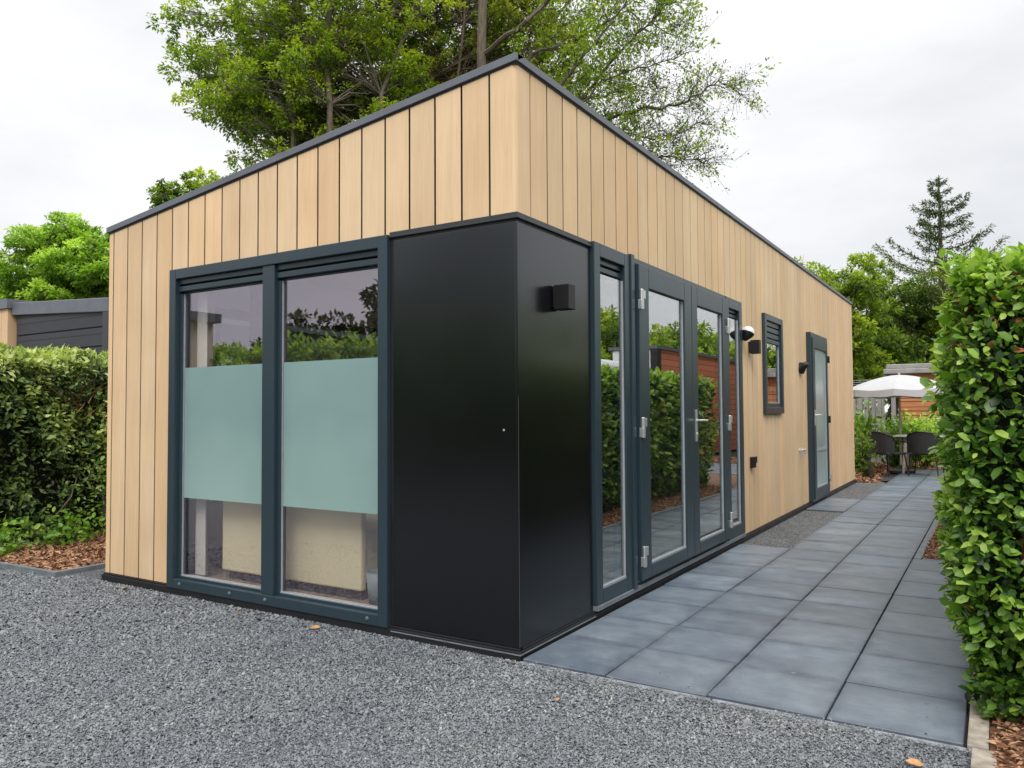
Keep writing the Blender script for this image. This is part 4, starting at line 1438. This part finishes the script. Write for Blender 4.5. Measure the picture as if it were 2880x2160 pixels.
def low_plant(name, loc, rad, h, n, size, mat, label, cat='plant', group=None, stems=14, shape='oval', tone=0.5, seed=1, bark='darktwig'):
    global rng
    rng = np.random.default_rng(seed)
    o = empty(name, loc, label, cat, group)
    c = np.array(loc, float)
    mb = MB(); pos, dr, nr, sz, ti = [], [], [], [], []
    for i in range(stems):
        a = rng.uniform(0, 2 * math.pi); r = rad * rng.random() ** 0.5
        e = c + np.array([math.cos(a) * r, math.sin(a) * r, h * rng.uniform(0.55, 1.0)])
        b = c + np.array([math.cos(a) * r * 0.3, math.sin(a) * r * 0.3, 0])
        P = limb_path(b, e, 0.0, 0.15, 6)
        mb.tube(P, [0.008, 0.007, 0.006, 0.005, 0.004, 0.002], 4, False)
        k = n // stems
        t_ = rng.uniform(0.15, 1.0, k)
        pp = b + (e - b) * t_[:, None] + rng.normal(0, 0.05 + rad * 0.10, (k, 3))
        pp[:, 2] = np.maximum(pp[:, 2], c[2] + 0.02)
        pos.append(pp); dd = rnd_dirs(k) + np.array([0, 0, 0.35]); dr.append(dd)
        nr.append(np.array([0, 0, 1.0]) + rnd_dirs(k) * 0.8); sz.append(size * rng.uniform(0.6, 1.3, k))
        ti.append(tone + t_ * 0.3 - 0.15 + rng.normal(0, 0.14, k))
    mb.build('stems', MT[bark], o)
    link_mesh('leaves', leaf_mesh('leaves', np.concatenate(pos), np.concatenate(dr), np.concatenate(nr), np.concatenate(sz), np.concatenate(ti), shape), MT[mat], o)
    return o


low_plant('ground_plant', (-5.62, 0.02, 0), 0.34, 0.20, 420, 0.06, 'leafB', 'bright green low plant at the foot of the dark hedge by the left picture edge', seed=31, tone=0.6)
low_plant('ground_plant', (-5.70, 0.72, 0), 0.33, 0.27, 360, 0.06, 'leafB', 'bright green low plant in the middle of the bark bed under the dark hedge', seed=32, tone=0.5)
low_plant('climbing_plant', (-5.74, 1.22, 0), 0.24, 1.05, 420, 0.06, 'leafB', 'taller lime green climber beside the cabin corner against the dark hedge', seed=33, tone=0.62)
for i, (fx, fy, fz) in enumerate([(-3.33, -0.10, 0.0), (-1.30, -0.13, 0.0), (-2.05, -0.10, 0), (2.0, -0.45, 0), (1.88, -0.30, 0), (0.45, -0.4, 0)]):
    lab = ['pale brown fallen leaf on the gravel below the left boards', 'orange brown fallen leaf on the gravel below the right front pane',
           'small brown fallen leaf on the gravel below the window mullion', 'brown fallen leaf on the gravel by the concrete kerb end',
           'curled red brown leaf on the gravel near the last paver', 'tiny brown leaf on the gravel before the first pavers'][i]
    lrng = np.random.default_rng(i + 50)
    me = leaf_mesh('fallen_leaf', np.array([[fx, fy, 0.0]]), lrng.normal(size=(1, 3)) * np.array([1, 1, 0.15]), np.array([[0.2, -0.3, 1.0]]), np.array([[0.075, 0.06, 0.04, 0.06, 0.06, 0.03][i]]), np.array([0.5]), 'oval')
    tag(link_mesh('fallen_leaf', me, MT['drywood']), lab, 'leaf', 'fallen leaves on the gravel')

# ================================================================== NEIGHBOURING CABIN ON THE LEFT
nb = empty('neighbour_cabin', (-12, 5, 0), 'dark grey horizontally boarded cabin with a wooden end beyond the left hedge', 'cabin')
NY = 2.45
g = MB()
g.hexa([(-10.35, NY, 0), (-7.9, NY, 0), (-7.9, 9, 0), (-10.35, 9, 0), (-10.35, NY, 2.93), (-7.9, NY, 2.80), (-7.9, 9, 2.80), (-10.35, 9, 2.93)])
g.build('wall', MT['darkplank'], nb)
g = MB()
for k in range(11):
    z = 0.1 + k * 0.26
    if z + 0.25 < 2.72: g.box(-10.30, -7.98, NY - 0.022, NY - 0.001, z + 0.01, z + 0.25)
g.build('siding_boards', MT['darkplank'], nb, bevel=0.006)
g = MB()
g.hexa([(-10.4, NY - 0.06, 2.76), (-7.86, NY - 0.06, 2.63), (-7.86, 9.05, 2.63), (-10.4, 9.05, 2.76), (-10.4, NY - 0.06, 2.95), (-7.86, NY - 0.06, 2.82), (-7.86, 9.05, 2.82), (-10.4, 9.05, 2.95)])
g.build('roof', MT['trim'], nb, bevel=0.01)
g = MB()
g.box(-7.99, -7.86, NY - 0.05, NY + 0.1, 0, 2.64)
g.build('corner_post', MT['panel'], nb)
g = MB()
for k in range(28):
    g.box(-16 + k * 0.2, -16 + k * 0.2 + 0.19, NY - 0.10, 9, 0, 2.86, btint())
g.build('wooden_end', MT['clad'], nb)
g = MB()
g.box(-16.1, -10.36, NY - 0.14, 9.1, 2.861, 3.0)
g.build('roof_trim', MT['trim'], nb)
g = MB()
g.box(-9.75, -8.75, NY - 0.05, NY - 0.023, 1.1, 2.15)
nw = g.build('window', MT['frame'], nb, bevel=0.005)
g = MB(); g.box(-9.68, -8.82, NY - 0.054, NY - 0.051, 1.17, 2.08); g.build('pane', MT['winglass'], nw)

# ================================================================== TREES
A = lambda x, y, d: at(x, y, d)
P1 = A(900, 160, 15)
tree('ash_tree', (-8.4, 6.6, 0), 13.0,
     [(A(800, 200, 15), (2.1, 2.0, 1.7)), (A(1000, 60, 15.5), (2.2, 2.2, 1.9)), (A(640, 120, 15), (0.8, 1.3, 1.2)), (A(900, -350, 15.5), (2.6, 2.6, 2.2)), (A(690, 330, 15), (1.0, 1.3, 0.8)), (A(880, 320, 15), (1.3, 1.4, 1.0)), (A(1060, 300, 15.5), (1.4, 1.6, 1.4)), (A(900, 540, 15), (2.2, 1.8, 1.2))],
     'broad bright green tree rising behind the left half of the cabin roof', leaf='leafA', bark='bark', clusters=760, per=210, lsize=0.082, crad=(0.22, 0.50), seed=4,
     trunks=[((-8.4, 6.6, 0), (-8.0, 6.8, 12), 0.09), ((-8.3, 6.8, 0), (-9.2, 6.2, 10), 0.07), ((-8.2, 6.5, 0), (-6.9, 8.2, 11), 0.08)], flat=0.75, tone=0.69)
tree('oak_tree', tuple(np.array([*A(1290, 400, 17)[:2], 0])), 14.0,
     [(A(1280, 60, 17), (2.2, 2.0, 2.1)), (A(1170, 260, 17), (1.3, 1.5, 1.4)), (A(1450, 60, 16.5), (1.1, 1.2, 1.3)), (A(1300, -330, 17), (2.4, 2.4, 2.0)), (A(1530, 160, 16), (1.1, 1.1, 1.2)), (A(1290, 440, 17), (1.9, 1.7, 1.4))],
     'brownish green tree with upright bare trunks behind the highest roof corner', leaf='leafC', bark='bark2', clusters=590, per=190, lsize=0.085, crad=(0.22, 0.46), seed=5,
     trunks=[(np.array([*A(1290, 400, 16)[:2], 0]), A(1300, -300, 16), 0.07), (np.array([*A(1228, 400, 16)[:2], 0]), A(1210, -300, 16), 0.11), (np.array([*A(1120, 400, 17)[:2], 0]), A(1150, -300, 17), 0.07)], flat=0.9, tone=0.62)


def airy_tree():
    """the light, half bare tree on the right: explicit limbs, side twigs, thin foliage"""
    global rng
    rng = np.random.default_rng(9)
    D = 14.5
    base = np.array([*A(1345, 500, D)[:2], 0.0])
    t = empty('airy_tree', tuple(base), 'half bare tree reaching long dark twiggy branches to the right above the roof', 'tree')
    mb = MB(); tw = MB()
    top = A(1362, -500, D)
    tp = limb_path(base, top, 0, 0.03, 12)
    mb.tube(tp, [0.13 * (1 - 0.5 * i / 11) for i in range(12)], 10)
    pos, dr, nr, sz, ti = [], [], [], [], []
    limbs = [([(1500, 330), (1600, 210), (1720, 70), (1800, -60)], 0.62, 0.05), ([(1540, 380), (1650, 260), (1760, 130), (1850, 40), (1960, -60)], 0.6, 0.045),
             ([(1580, 420), (1700, 340), (1800, 305), (1900, 300), (1960, 270), (2020, 230), (2085, 265)], 0.16, 0.05), ([(1600, 330), (1690, 230), (1800, 190), (1900, 165)], 0.42, 0.035),
             ([(1600, 400), (1720, 360), (1830, 390), (1900, 380), (1985, 335)], 0.22, 0.03), ([(1650, 400), (1740, 420), (1850, 440), (1950, 450), (1990, 460)], 0.12, 0.028),
             ([(1480, 200), (1560, 60), (1640, -60), (1760, -200)], 0.72, 0.05), ([(1480, 60), (1600, -60), (1750, -120), (1900, -180)], 0.5, 0.05), ([(1500, 150), (1620, 110), (1760, 30), (1880, 90), (1920, 60)], 0.5, 0.035),
             ([(1600, 470), (1700, 450), (1800, 480), (1880, 500)], 0.25, 0.025), ([(1500, 240), (1600, 280), (1700, 270), (1790, 240), (1860, 250)], 0.5, 0.035)]
    for (pts, leafy, r0) in limbs:
        dd = D + rng.uniform(-1.2, 1.2)
        W3 = [A(px, py, dd + 0.25 * i * rng.uniform(-1, 1)) for i, (px, py) in enumerate(pts)]
        j = int(np.argmin(np.linalg.norm(tp - (W3[0] + np.array([0, 0, -0.9])), axis=1)))
        W3 = [tp[j]] + W3
        # refine
        Q = []
        for a, b in zip(W3[:-1], W3[1:]):
            for q in range(5):
                Q.append(a + (b - a) * q / 5 + rng.normal(0, 0.02, 3))
        Q.append(W3[-1])
        n = len(Q)
        mb.tube(Q, [max(0.006, r0 * (1 - 0.92 * i / n)) for i in range(n)], 6, False)
        Q = np.array(Q)
        for i in range(6, n):
            fr = i / n
            for s in range(3):
                di = unit(Q[min(i + 1, n - 1)] - Q[i - 1])
                v = unit(di * 0.7 + rnd_dirs(1)[0] * 0.9 + np.array([0, 0, 0.12]))
                Ln = rng.uniform(0.35, 1.0) * (1.15 - fr * 0.5)
                e = Q[i] + v * Ln
                br = limb_path(Q[i], e, 0.05, 0.22, 6)
                tw.tube(br, [0.007, 0.006, 0.005, 0.004, 0.003, 0.002], 4, False)
                for q in range(4):
                    k = rng.integers(1, 6)
                    v2 = unit(v + rnd_dirs(1)[0] * 0.9)
                    e2 = br[k] + v2 * rng.uniform(0.12, 0.42)
                    tw.tube([br[k], (br[k] + e2) / 2 + rng.normal(0, 0.02, 3), e2], [0.0035, 0.003, 0.002], 3, False)
                    tuft = rng.random() < leafy * (1.5 - 1.0 * fr)
                    m = int(rng.integers(8, 22)) if tuft else int(rng.integers(2, 7))
                    c = br[k] + (e2 - br[k]) * rng.uniform(0.3, 1.1, (m, 1)) + rng.normal(0, 0.07 if tuft else 0.035, (m, 3))
                    pos.append(c); dr.append(rnd_dirs(m) + v2 * 0.8); nr.append(np.array([0, 0, 1.0]) + rnd_dirs(m) * 0.9)
                    sz.append((0.085 if tuft else 0.05) * rng.uniform(0.6, 1.2, m)); ti.append((0.66 if tuft else 0.0) + rng.normal(0, 0.12, m))
    mb.build('trunk', MT['bark'], t)
    tw.build('twigs', MT['darktwig'], t)
    link_mesh('crown', leaf_mesh('crown', np.concatenate(pos), np.concatenate(dr), np.concatenate(nr), np.concatenate(sz), np.concatenate(ti)), MT['leafA'], t)


airy_tree()


def gtree(name, px, py, dep, lobes, label, **kw):
    b = A(px, py, dep)
    return tree(name, (b[0], b[1], 0), b[2] - 1.3, lobes, label, **kw)


gtree('lime_tree', 180, 640, 21,
      [(A(180, 760, 21), (1.5, 1.6, 1.3)), (A(300, 770, 20.5), (1.1, 1.3, 1.2)), (A(50, 840, 21), (1.1, 1.4, 0.9)), (A(210, 680, 21), (1.1, 1.2, 0.6)), (A(150, 920, 21), (2.6, 2.2, 1.2)), (A(-150, 950, 21), (2.0, 2.0, 1.0))],
      'rounded vivid lime green tree behind the dark neighbouring cabin', leaf='leafD', clusters=400, per=330, lsize=0.115, crad=(0.28, 0.6), seed=12, flat=0.7, tone=0.55)
gtree('small_tree', 560, 560, 22,
      [(A(600, 560, 22), (0.95, 1.0, 0.75)), (A(480, 560, 22), (0.55, 0.7, 0.5)), (A(560, 700, 22), (1.4, 1.3, 1.0))],
      'small dark green tree top showing just above the left part of the roof', leaf='leafE', clusters=90, per=220, lsize=0.12, crad=(0.25, 0.45), seed=13, trunk_r=0.12, tone=0.45)
gtree('garden_tree', 2330, 760, 25,
      [(A(2280, 860, 25), (1.5, 1.6, 1.7)), (A(2390, 830, 25), (1.2, 1.3, 1.4)), (A(2330, 1000, 25), (2.2, 1.8, 1.6)), (A(2200, 900, 26), (1.3, 1.4, 1.4))],
      'bushy yellow green tree behind the far end of the cabin', leaf='leafE', clusters=170, per=330, lsize=0.14, crad=(0.35, 0.7), seed=14, flat=0.75, tone=0.50)
gtree('garden_tree', 2500, 800, 27,
      [(A(2500, 900, 27), (1.5, 1.5, 1.6)), (A(2590, 880, 27), (1.1, 1.3, 1.3)), (A(2480, 1030, 26), (1.8, 1.6, 1.2)), (A(2640, 1010, 27), (1.6, 1.6, 1.6)), (A(2800, 960, 28), (2.2, 1.8, 1.8))],
      'darker bushy tree between the yellow green tree and the spruce', leaf='leafE', clusters=170, per=330, lsize=0.14, crad=(0.35, 0.7), seed=15, flat=0.75, tone=0.42)


def spruce():
    global rng
    rng = np.random.default_rng(17)
    D = 27.0
    top = A(2640, 492, D)
    base = np.array([top[0], top[1], 0.0])
    t = empty('spruce_tree', tuple(base), 'pointed open branched spruce rising above the trees at the right', 'tree')
    H = top[2]
    mb = MB()
    mb.tube([base, base + np.array([0, 0, H * 0.5]), top], [0.22, 0.12, 0.012], 8)
    pos, dr, nr, sz, ti = [], [], [], [], []
    z = 2.0
    while z < H - 0.15:
        k = (H - z)
        Lb = 0.12 + min(0.58 * k, 2.6) 
        nb_ = int(rng.integers(3, 6))
        a0 = rng.uniform(0, 6.28)
        for q in range(nb_):
            a = a0 + q * 2 * math.pi / nb_ + rng.normal(0, 0.2)
            Lq = Lb * rng.uniform(0.55, 1.1)
            dirv = np.array([math.cos(a), math.sin(a), 0])
            s = base + np.array([0, 0, z])
            P = [s + dirv * Lq * u + np.array([0, 0, Lq * (0.10 * u - 0.25 * u * (1 - u) + 0.34 * u * u)]) for u in np.linspace(0, 1, 7)]
            mb.tube(P, [0.03 * (1 - 0.85 * i / 6) * min(1, k / 3 + 0.25) for i in range(7)], 4, False)
            P = np.array(P)
            m = int(170 * Lq + 10)
            u = rng.random(m) ** 0.8
            idx = np.clip((u * 6).astype(int), 0, 5)
            c = P[idx] + (P[idx + 1] - P[idx]) * (u * 6 - idx)[:, None]
            side = rng.normal(0, 0.10 * (1 - 0.5 * u)[:, None], (m, 3)) * min(1, 0.35 + k / 4)
            side[:, 2] -= np.abs(rng.normal(0, 0.05, m))
            pos.append(c + side); dr.append(dirv * 0.8 + rnd_dirs(m) * 0.8 + np.array([0, 0, 0.1])); nr.append(np.array([0, 0, 1.0]) + rnd_dirs(m) * 0.6)
            sz.append(0.15 * rng.uniform(0.6, 1.2, m)); ti.append(0.35 + rng.normal(0, 0.15, m) + (0.35 if k > 3.2 else 0))
        z += rng.uniform(0.30, 0.50) * (1 if k > 1 else 0.8)
    mb.build('trunk', MT['bark'], t)
    link_mesh('crown', leaf_mesh('crown', np.concatenate(pos), np.concatenate(dr), np.concatenate(nr), np.concatenate(sz), np.concatenate(ti), 'narrow'), MT['needle'], t)


spruce()

# ================================================================== FAR GARDEN
tl = hedge_leaves(-22, 16, 30, 32, 3.6, 60, 0.34, faces=('y0', 'top'), depth=0.5, rough=0.9, seed=51.0)
tlm = link_mesh('woodland', leaf_mesh('woodland', tl[0], tl[1], tl[2], tl[3], tl[4]), MT['leafE'])
tag(tlm, 'dense low green woodland edge far behind the fence and shed', 'woodland', kind='stuff')
fe = empty('board_fence', (-1.0, 16.6, 0), 'weathered grey upright board fence behind the parasol', 'fence')
g = MB()
x = -4.0
while x < -0.22:
    g.box(x, x + 0.13, 16.6, 16.62, 0, 1.80 + rng.uniform(-0.02, 0.02)); x += 0.145
g.build('fence_boards', MT['greyplank'], fe)
g = MB()
for z in (0.4, 1.5): g.box(-4.0, -0.1, 16.621, 16.66, z, z + 0.08)
g.build('rail', MT['greyplank'], fe)
for xx in (-3.9, -2.6, -1.3, -0.18):
    g = MB(); g.box(xx, xx + 0.09, 16.661, 16.75, 0, 1.95); g.build('post', MT['greyplank'], fe)
g = MB()
for k in range(3):
    g.box(-4.0, -0.1, 16.60, 16.61, 1.86 + k * 0.05, 1.875 + k * 0.05)
g.build('top_rail', MT['greyplank'], fe)

sh_ = empty('garden_shed', (1.5, 19.6, 0), 'orange stained timber shed with a flat grey felt roof behind the parasol', 'shed')
g = MB(); g.box(0.05, 3.6, 18.6, 21.0, 0, 2.17); g.build('wall', MT['orangeplank'], sh_)
g = MB()
for k in range(9): g.box(0.05, 3.6, 18.575, 18.599, 0.03 + k * 0.24, 0.25 + k * 0.24)
g.build('siding_boards', MT['orangeplank'], sh_, bevel=0.008)
g = MB(); g.box(-0.28, 3.8, 18.38, 21.2, 2.171, 2.30); g.box(-0.22, 3.7, 18.44, 21.1, 2.301, 2.42); g.build('roof', MT['feltroof'], sh_, bevel=0.02)
g = MB(); g.box(-0.12, -0.02, 18.45, 18.55, 0, 2.17); g.build('post', MT['greyplank'], sh_)

gp = 'patio plants'
low_plant('garden_shrub', (-0.45, 13.9, 0), 0.55, 1.15, 1500, 0.10, 'leafD', 'green leafy shrub at the far corner of the cabin', 'shrub', seed=41, tone=0.45, stems=26)
low_plant('garden_shrub', (0.30, 15.5, 0), 0.55, 1.10, 1300, 0.11, 'leafB', 'lime green shrub behind the parasol pole on the left', 'shrub', seed=42, tone=0.55, stems=24)
low_plant('garden_shrub', (0.80, 15.6, 0), 0.45, 1.30, 1200, 0.10, 'leafD', 'upright yellow green shrub between the parasol pole and the shed', 'shrub', seed=43, tone=0.8, stems=22)
low_plant('garden_shrub', (1.35, 15.9, 0), 0.5, 1.15, 900, 0.12, 'leafT', 'blue green shrub behind the round backed chair', 'shrub', seed=44, tone=0.6, stems=20)
low_plant('garden_shrub', (-0.9, 15.2, 0), 0.8, 1.3, 1300, 0.12, 'leafB', 'tall green shrub in front of the fence beyond the cabin corner', 'shrub', seed=45, tone=0.45, stems=26)

# dark stemmed shrub by the patio edge
o = low_plant('stemmed_shrub', (0.05, 12.28, 0), 0.20, 1.0, 320, 0.08, 'leafE', 'dark stemmed shrub standing where the path meets the patio', 'shrub', seed=46, tone=0.35, stems=14)
g = MB(); g.tube([(0.14, 12.28, -0.01), (0.12, 12.28, 0.2), (0.06, 12.29, 0.5)], [0.07, 0.055, 0.05], 10); g.build('trunk', MT['darktwig'], o, smooth=True)

# parasol
pa = empty('parasol', (0.50, 13.9, 0), 'white cloth parasol with a pale wooden pole over the patio table', 'parasol')
g = MB()
cx, cy, zt = 0.50, 13.9, 1.965
RR = 1.02
nseg = 48
rings = 7
pts = []
for i in range(rings + 1):
    f = i / rings
    for k in range(nseg):
        a = 2 * math.pi * k / nseg
        sec = (k % 6) / 6.0
        sagk = 1 - 0.055 * f * math.sin(math.pi * sec)
        r = RR * f * sagk
        z = zt - 0.30 * f ** 1.7 - 0.03 * f * math.sin(math.pi * sec)
        g.v.append((cx + r * math.cos(a), cy + r * math.sin(a), z)); g.t.append((1, 1, 1))
for i in range(rings):
    for k in range(nseg):
        k2 = (k + 1) % nseg
        g.f.append((i * nseg + k, i * nseg + k2, (i + 1) * nseg + k2, (i + 1) * nseg + k))
b0 = len(g.v)
for k in range(nseg):
    vx, vy, vz = g.v[rings * nseg + k]
    g.v.append((vx, vy, vz - 0.13 - 0.008 * math.sin(k * 1.3))); g.t.append((1, 1, 1))
for k in range(nseg):
    k2 = (k + 1) % nseg
    g.f.append((rings * nseg + k, rings * nseg + k2, b0 + k2, b0 + k))
g.build('canopy', MT['canvas'], pa, smooth=False)
g = MB(); g.tube([(cx, cy, 0.04), (cx, cy, zt - 0.02)], 0.022, 10); g.build('pole', MT['palewood'], pa)
g = MB(); g.lathe((cx, cy, zt), (0, 0, 1), [(-0.01, 0.0), (-0.01, 0.03), (0.03, 0.022), (0.05, 0.0)], 10); g.build('finial', MT['palewood'], pa)
g = MB(); g.lathe((cx, cy, 0.0), (0, 0, 1), [(0.0, 0.0), (0.0, 0.26), (0.05, 0.26), (0.08, 0.10), (0.16, 0.04), (0.16, 0.0)], 24); g.build('base', MT['rattan'], pa)
for k in range(8):
    a = 2 * math.pi * k / 8
    g = MB(); g.tube([(cx + 0.03 * math.cos(a), cy + 0.03 * math.sin(a), zt - 0.035), (cx + RR * 0.55 * math.cos(a), cy + RR * 0.55 * math.sin(a), zt - 0.15), (cx + RR * 0.97 * math.cos(a), cy + RR * 0.97 * math.sin(a), zt - 0.325)], 0.008, 5)
    g.build('rib', MT['palewood'], pa)

# patio table
ta = empty('patio_table', (0.95, 13.95, 0), 'pale topped patio table on splayed wooden legs under the parasol', 'table')
g = MB(); g.box(0.40, 1.75, 13.55, 14.35, 0.725, 0.755); g.build('table_top', MT['tabletop'], ta, bevel=0.01)
for (sx, sy) in ((0.62, 13.70), (1.55, 13.70), (0.62, 14.2), (1.55, 14.2)):
    ox = -0.06 if sx < 1 else 0.06; oy = -0.05 if sy < 14 else 0.05
    g = MB(); g.tube([(sx, sy, 0.724), (sx + ox, sy + oy, 0.002)], [0.038, 0.026], 8); g.build('leg', MT['palewood'], ta)


def make_chair():
    LOCAL[0] = True
    c = empty('patio_armchair', (0, 0, 0), 'x', 'chair', 'black woven patio chairs')
    g = MB(); g.box(-0.24, 0.24, -0.24, 0.24, 0.40, 0.445); g.build('seat', MT['rattan'], c, bevel=0.02)
    # curved back: faces +y (front), back at -y
    g = MB()
    m = 12
    outer = []
    for i in range(m + 1):
        a = math.pi * (i / m)
        outer.append((-0.27 * math.cos(a), -0.10 - 0.19 * math.sin(a)))
    for i, (px, py) in enumerate(outer):
        hh = 0.66 + 0.17 * math.sin(math.pi * i / m) ** 0.6
        g.v += [(px, py, 0.43), (px * 1.06, py * 1.12, hh), (px * 0.93, py * 0.93, 0.43), (px * 0.99, py * 1.05, hh)]; g.t += [(1, 1, 1)] * 4
        if i:
            a, b = 4 * (i - 1), 4 * i
            g.f += [(a, b, b + 1, a + 1), (a + 2, a + 3, b + 3, b + 2), (a + 1, b + 1, b + 3, a + 3), (a, a + 2, b + 2, b)]
    g.build('backrest', MT['rattan'], c)
    g = MB()
    pts = [(-0.28, 0.22, 0.42), (-0.29, 0.20, 0.64)]
    for i, (px, py) in enumerate(outer):
        hh = 0.67 + 0.17 * math.sin(math.pi * i / m) ** 0.6
        pts.append((px * 1.07, py * 1.12, hh))
    pts += [(0.29, 0.20, 0.64), (0.28, 0.22, 0.42)]
    g.tube(pts, 0.014, 6)
    g.build('armrest', MT['lampblack'], c)
    for (sx, sy) in ((-1, -1), (1, -1), (-1, 1), (1, 1)):
        g = MB(); g.tube([(0.21 * sx, 0.20 * sy, 0.41), (0.26 * sx, 0.26 * sy, 0.0)], [0.014, 0.010], 6); g.build('leg', MT['lampblack'], c)
    LOCAL[0] = False
    return c


c0 = make_chair()
c0.location = (0.98, 13.35, 0.0)
c0.rotation_euler = (0, 0, R(-8))
c0['label'] = 'black woven armchair with its rounded back to the path, near side of the patio table'
c1 = c0.copy(); COL.objects.link(c1)
for ch in list(c0.children):
    k = ch.copy(); COL.objects.link(k); k.parent = c1
c1.location = (0.34, 13.15, 0.0)
c1.rotation_euler = (0, 0, R(-38))
c1['label'] = 'black woven armchair at the left end of the patio table beside the shrubs'

# ================================================================== WHAT STANDS RIGHT OF THE HEDGE AND BEHIND THE CAMERA (seen mirrored in the panes)
rs = empty('red_shed', (5.5, 19, 0), 'red brown shiplap building beyond the right hedge, mirrored in the glass doors', 'building')
g = MB(); g.box(5.0, 6.1, 14.6, 24.0, 0, 2.80); g.build('wall', MT['redplank'], rs)
g = MB(); g.box(5.0, 6.1, 14.55, 14.598, 0, 2.78); g.build('end_wall', MT['caravan'], rs)
g = MB(); g.box(4.93, 6.2, 14.50, 24.1, 2.801, 2.88); g.build('roof', MT['trim'], rs)
g = MB(); g.box(4.93, 5.12, 14.50, 14.75, 0, 2.8); g.build('corner_post', MT['lampblack'], rs)
cv = empty('caravan', (7, 12.5, 0), 'white touring caravan beyond the right hedge, mirrored in the glass doors', 'caravan')
g = MB(); g.box(5.2, 7.2, 10.3, 14.1, 0.35, 2.45); g.build('body', MT['caravan'], cv, bevel=0.25, seg=4)
g = MB(); g.box(5.18, 5.21, 11.0, 12.2, 1.3, 1.9); g.box(5.18, 5.21, 12.6, 13.5, 1.3, 1.9); g.build('window', MT['winglass'], cv)
for yy in (12.0, 12.7):
    g = MB(); g.lathe((5.22, yy, 0.33), (1, 0, 0), [(0, 0), (0, 0.30), (0.18, 0.30), (0.18, 0)], 20); g.build('wheel', MT['lampblack'], cv)
for i, (x, y_, h, lf, sd_) in enumerate([(14, 23, 5.4, 'leafE', 61), (15, 34, 6.9, 'leafE', 62), (15, 45, 7.6, 'leafA', 63), (15, 58, 7.2, 'leafE', 64), (13, 13, 4.4, 'leafA', 65), (14, 4, 4.6, 'leafE', 66)]):
    tree('boundary_tree', (x, y_, 0), h, [((x, y_, h * 0.52), (2.4, 7.2, h * 0.42))],
         ['green boundary tree behind the caravan', 'taller green tree behind the red brown building', 'pale green tree far beyond the red brown building', 'most distant green tree on the right boundary',
          'pale boundary tree between the caravan and the near hedge', 'green boundary tree right of the parked caravan, nearest the yard'][i], leaf=lf, clusters=170, per=170, lsize=0.30, crad=(0.6, 1.1), seed=sd_,
         group='trees along the right boundary', tone=0.5)

rng = np.random.default_rng(70)
bh = empty('clipped_hedge', (-6, -9.0, 0), 'bright green hedge closing the gravel yard opposite the front window', 'hedge')
P, d, n_, s_z, sh = hedge_leaves(-22, 4, -10.2, -9.0, 2.75, 330, 0.16, faces=('y1', 'top'), depth=0.25, rough=0.35, seed=23.0)
link_mesh('leaves', leaf_mesh('leaves', P, d, n_, s_z, sh + 0.05), MT['leafD'], bh)
MB().box(-21.9, 3.9, -10.1, -9.25, 0, 2.4).build('shaded_core', MT['hedgecore'], bh)
pc = empty('pale_cabin', (-18, -8, 0), 'pale boarded cabin at the far left of the yard, mirrored in the front window', 'cabin')
g = MB(); g.box(-20.5, -14.3, -8.8, -7.0, 0, 3.5); g.build('wall', MT['paleplank'], pc)
g = MB(); g.box(-20.6, -14.1, -8.9, -6.9, 3.501, 3.72); g.build('roof', MT['trim'], pc)
for i, (x, y_, h, r) in enumerate([(-17.0, -14, 4.5, 1.5), (-15.5, -14, 3.7, 0.9), (-14.6, -14, 4.3, 1.0), (-12.9, -14.0, 5.2, 0.7), (-10.5, -14.5, 7.0, 2.0)]):
    tree('yard_tree', (x, y_, 0), h, [((x, y_, h * 0.62), (r, 1.8, h * 0.36))],
         ['round dark tree behind the yard hedge next to the pale cabin', 'low dark tree second from the pale cabin behind the yard hedge', 'dark tree in the middle behind the yard hedge',
          'tall dark tree behind the yard hedge facing the mullion of the front window', 'broadest dark tree behind the yard hedge, farthest from the pale cabin'][i], leaf='leafK', clusters=45, per=170, lsize=0.22, crad=(0.45, 0.85), seed=80 + i, group='dark trees behind the yard hedge', tone=0.45)
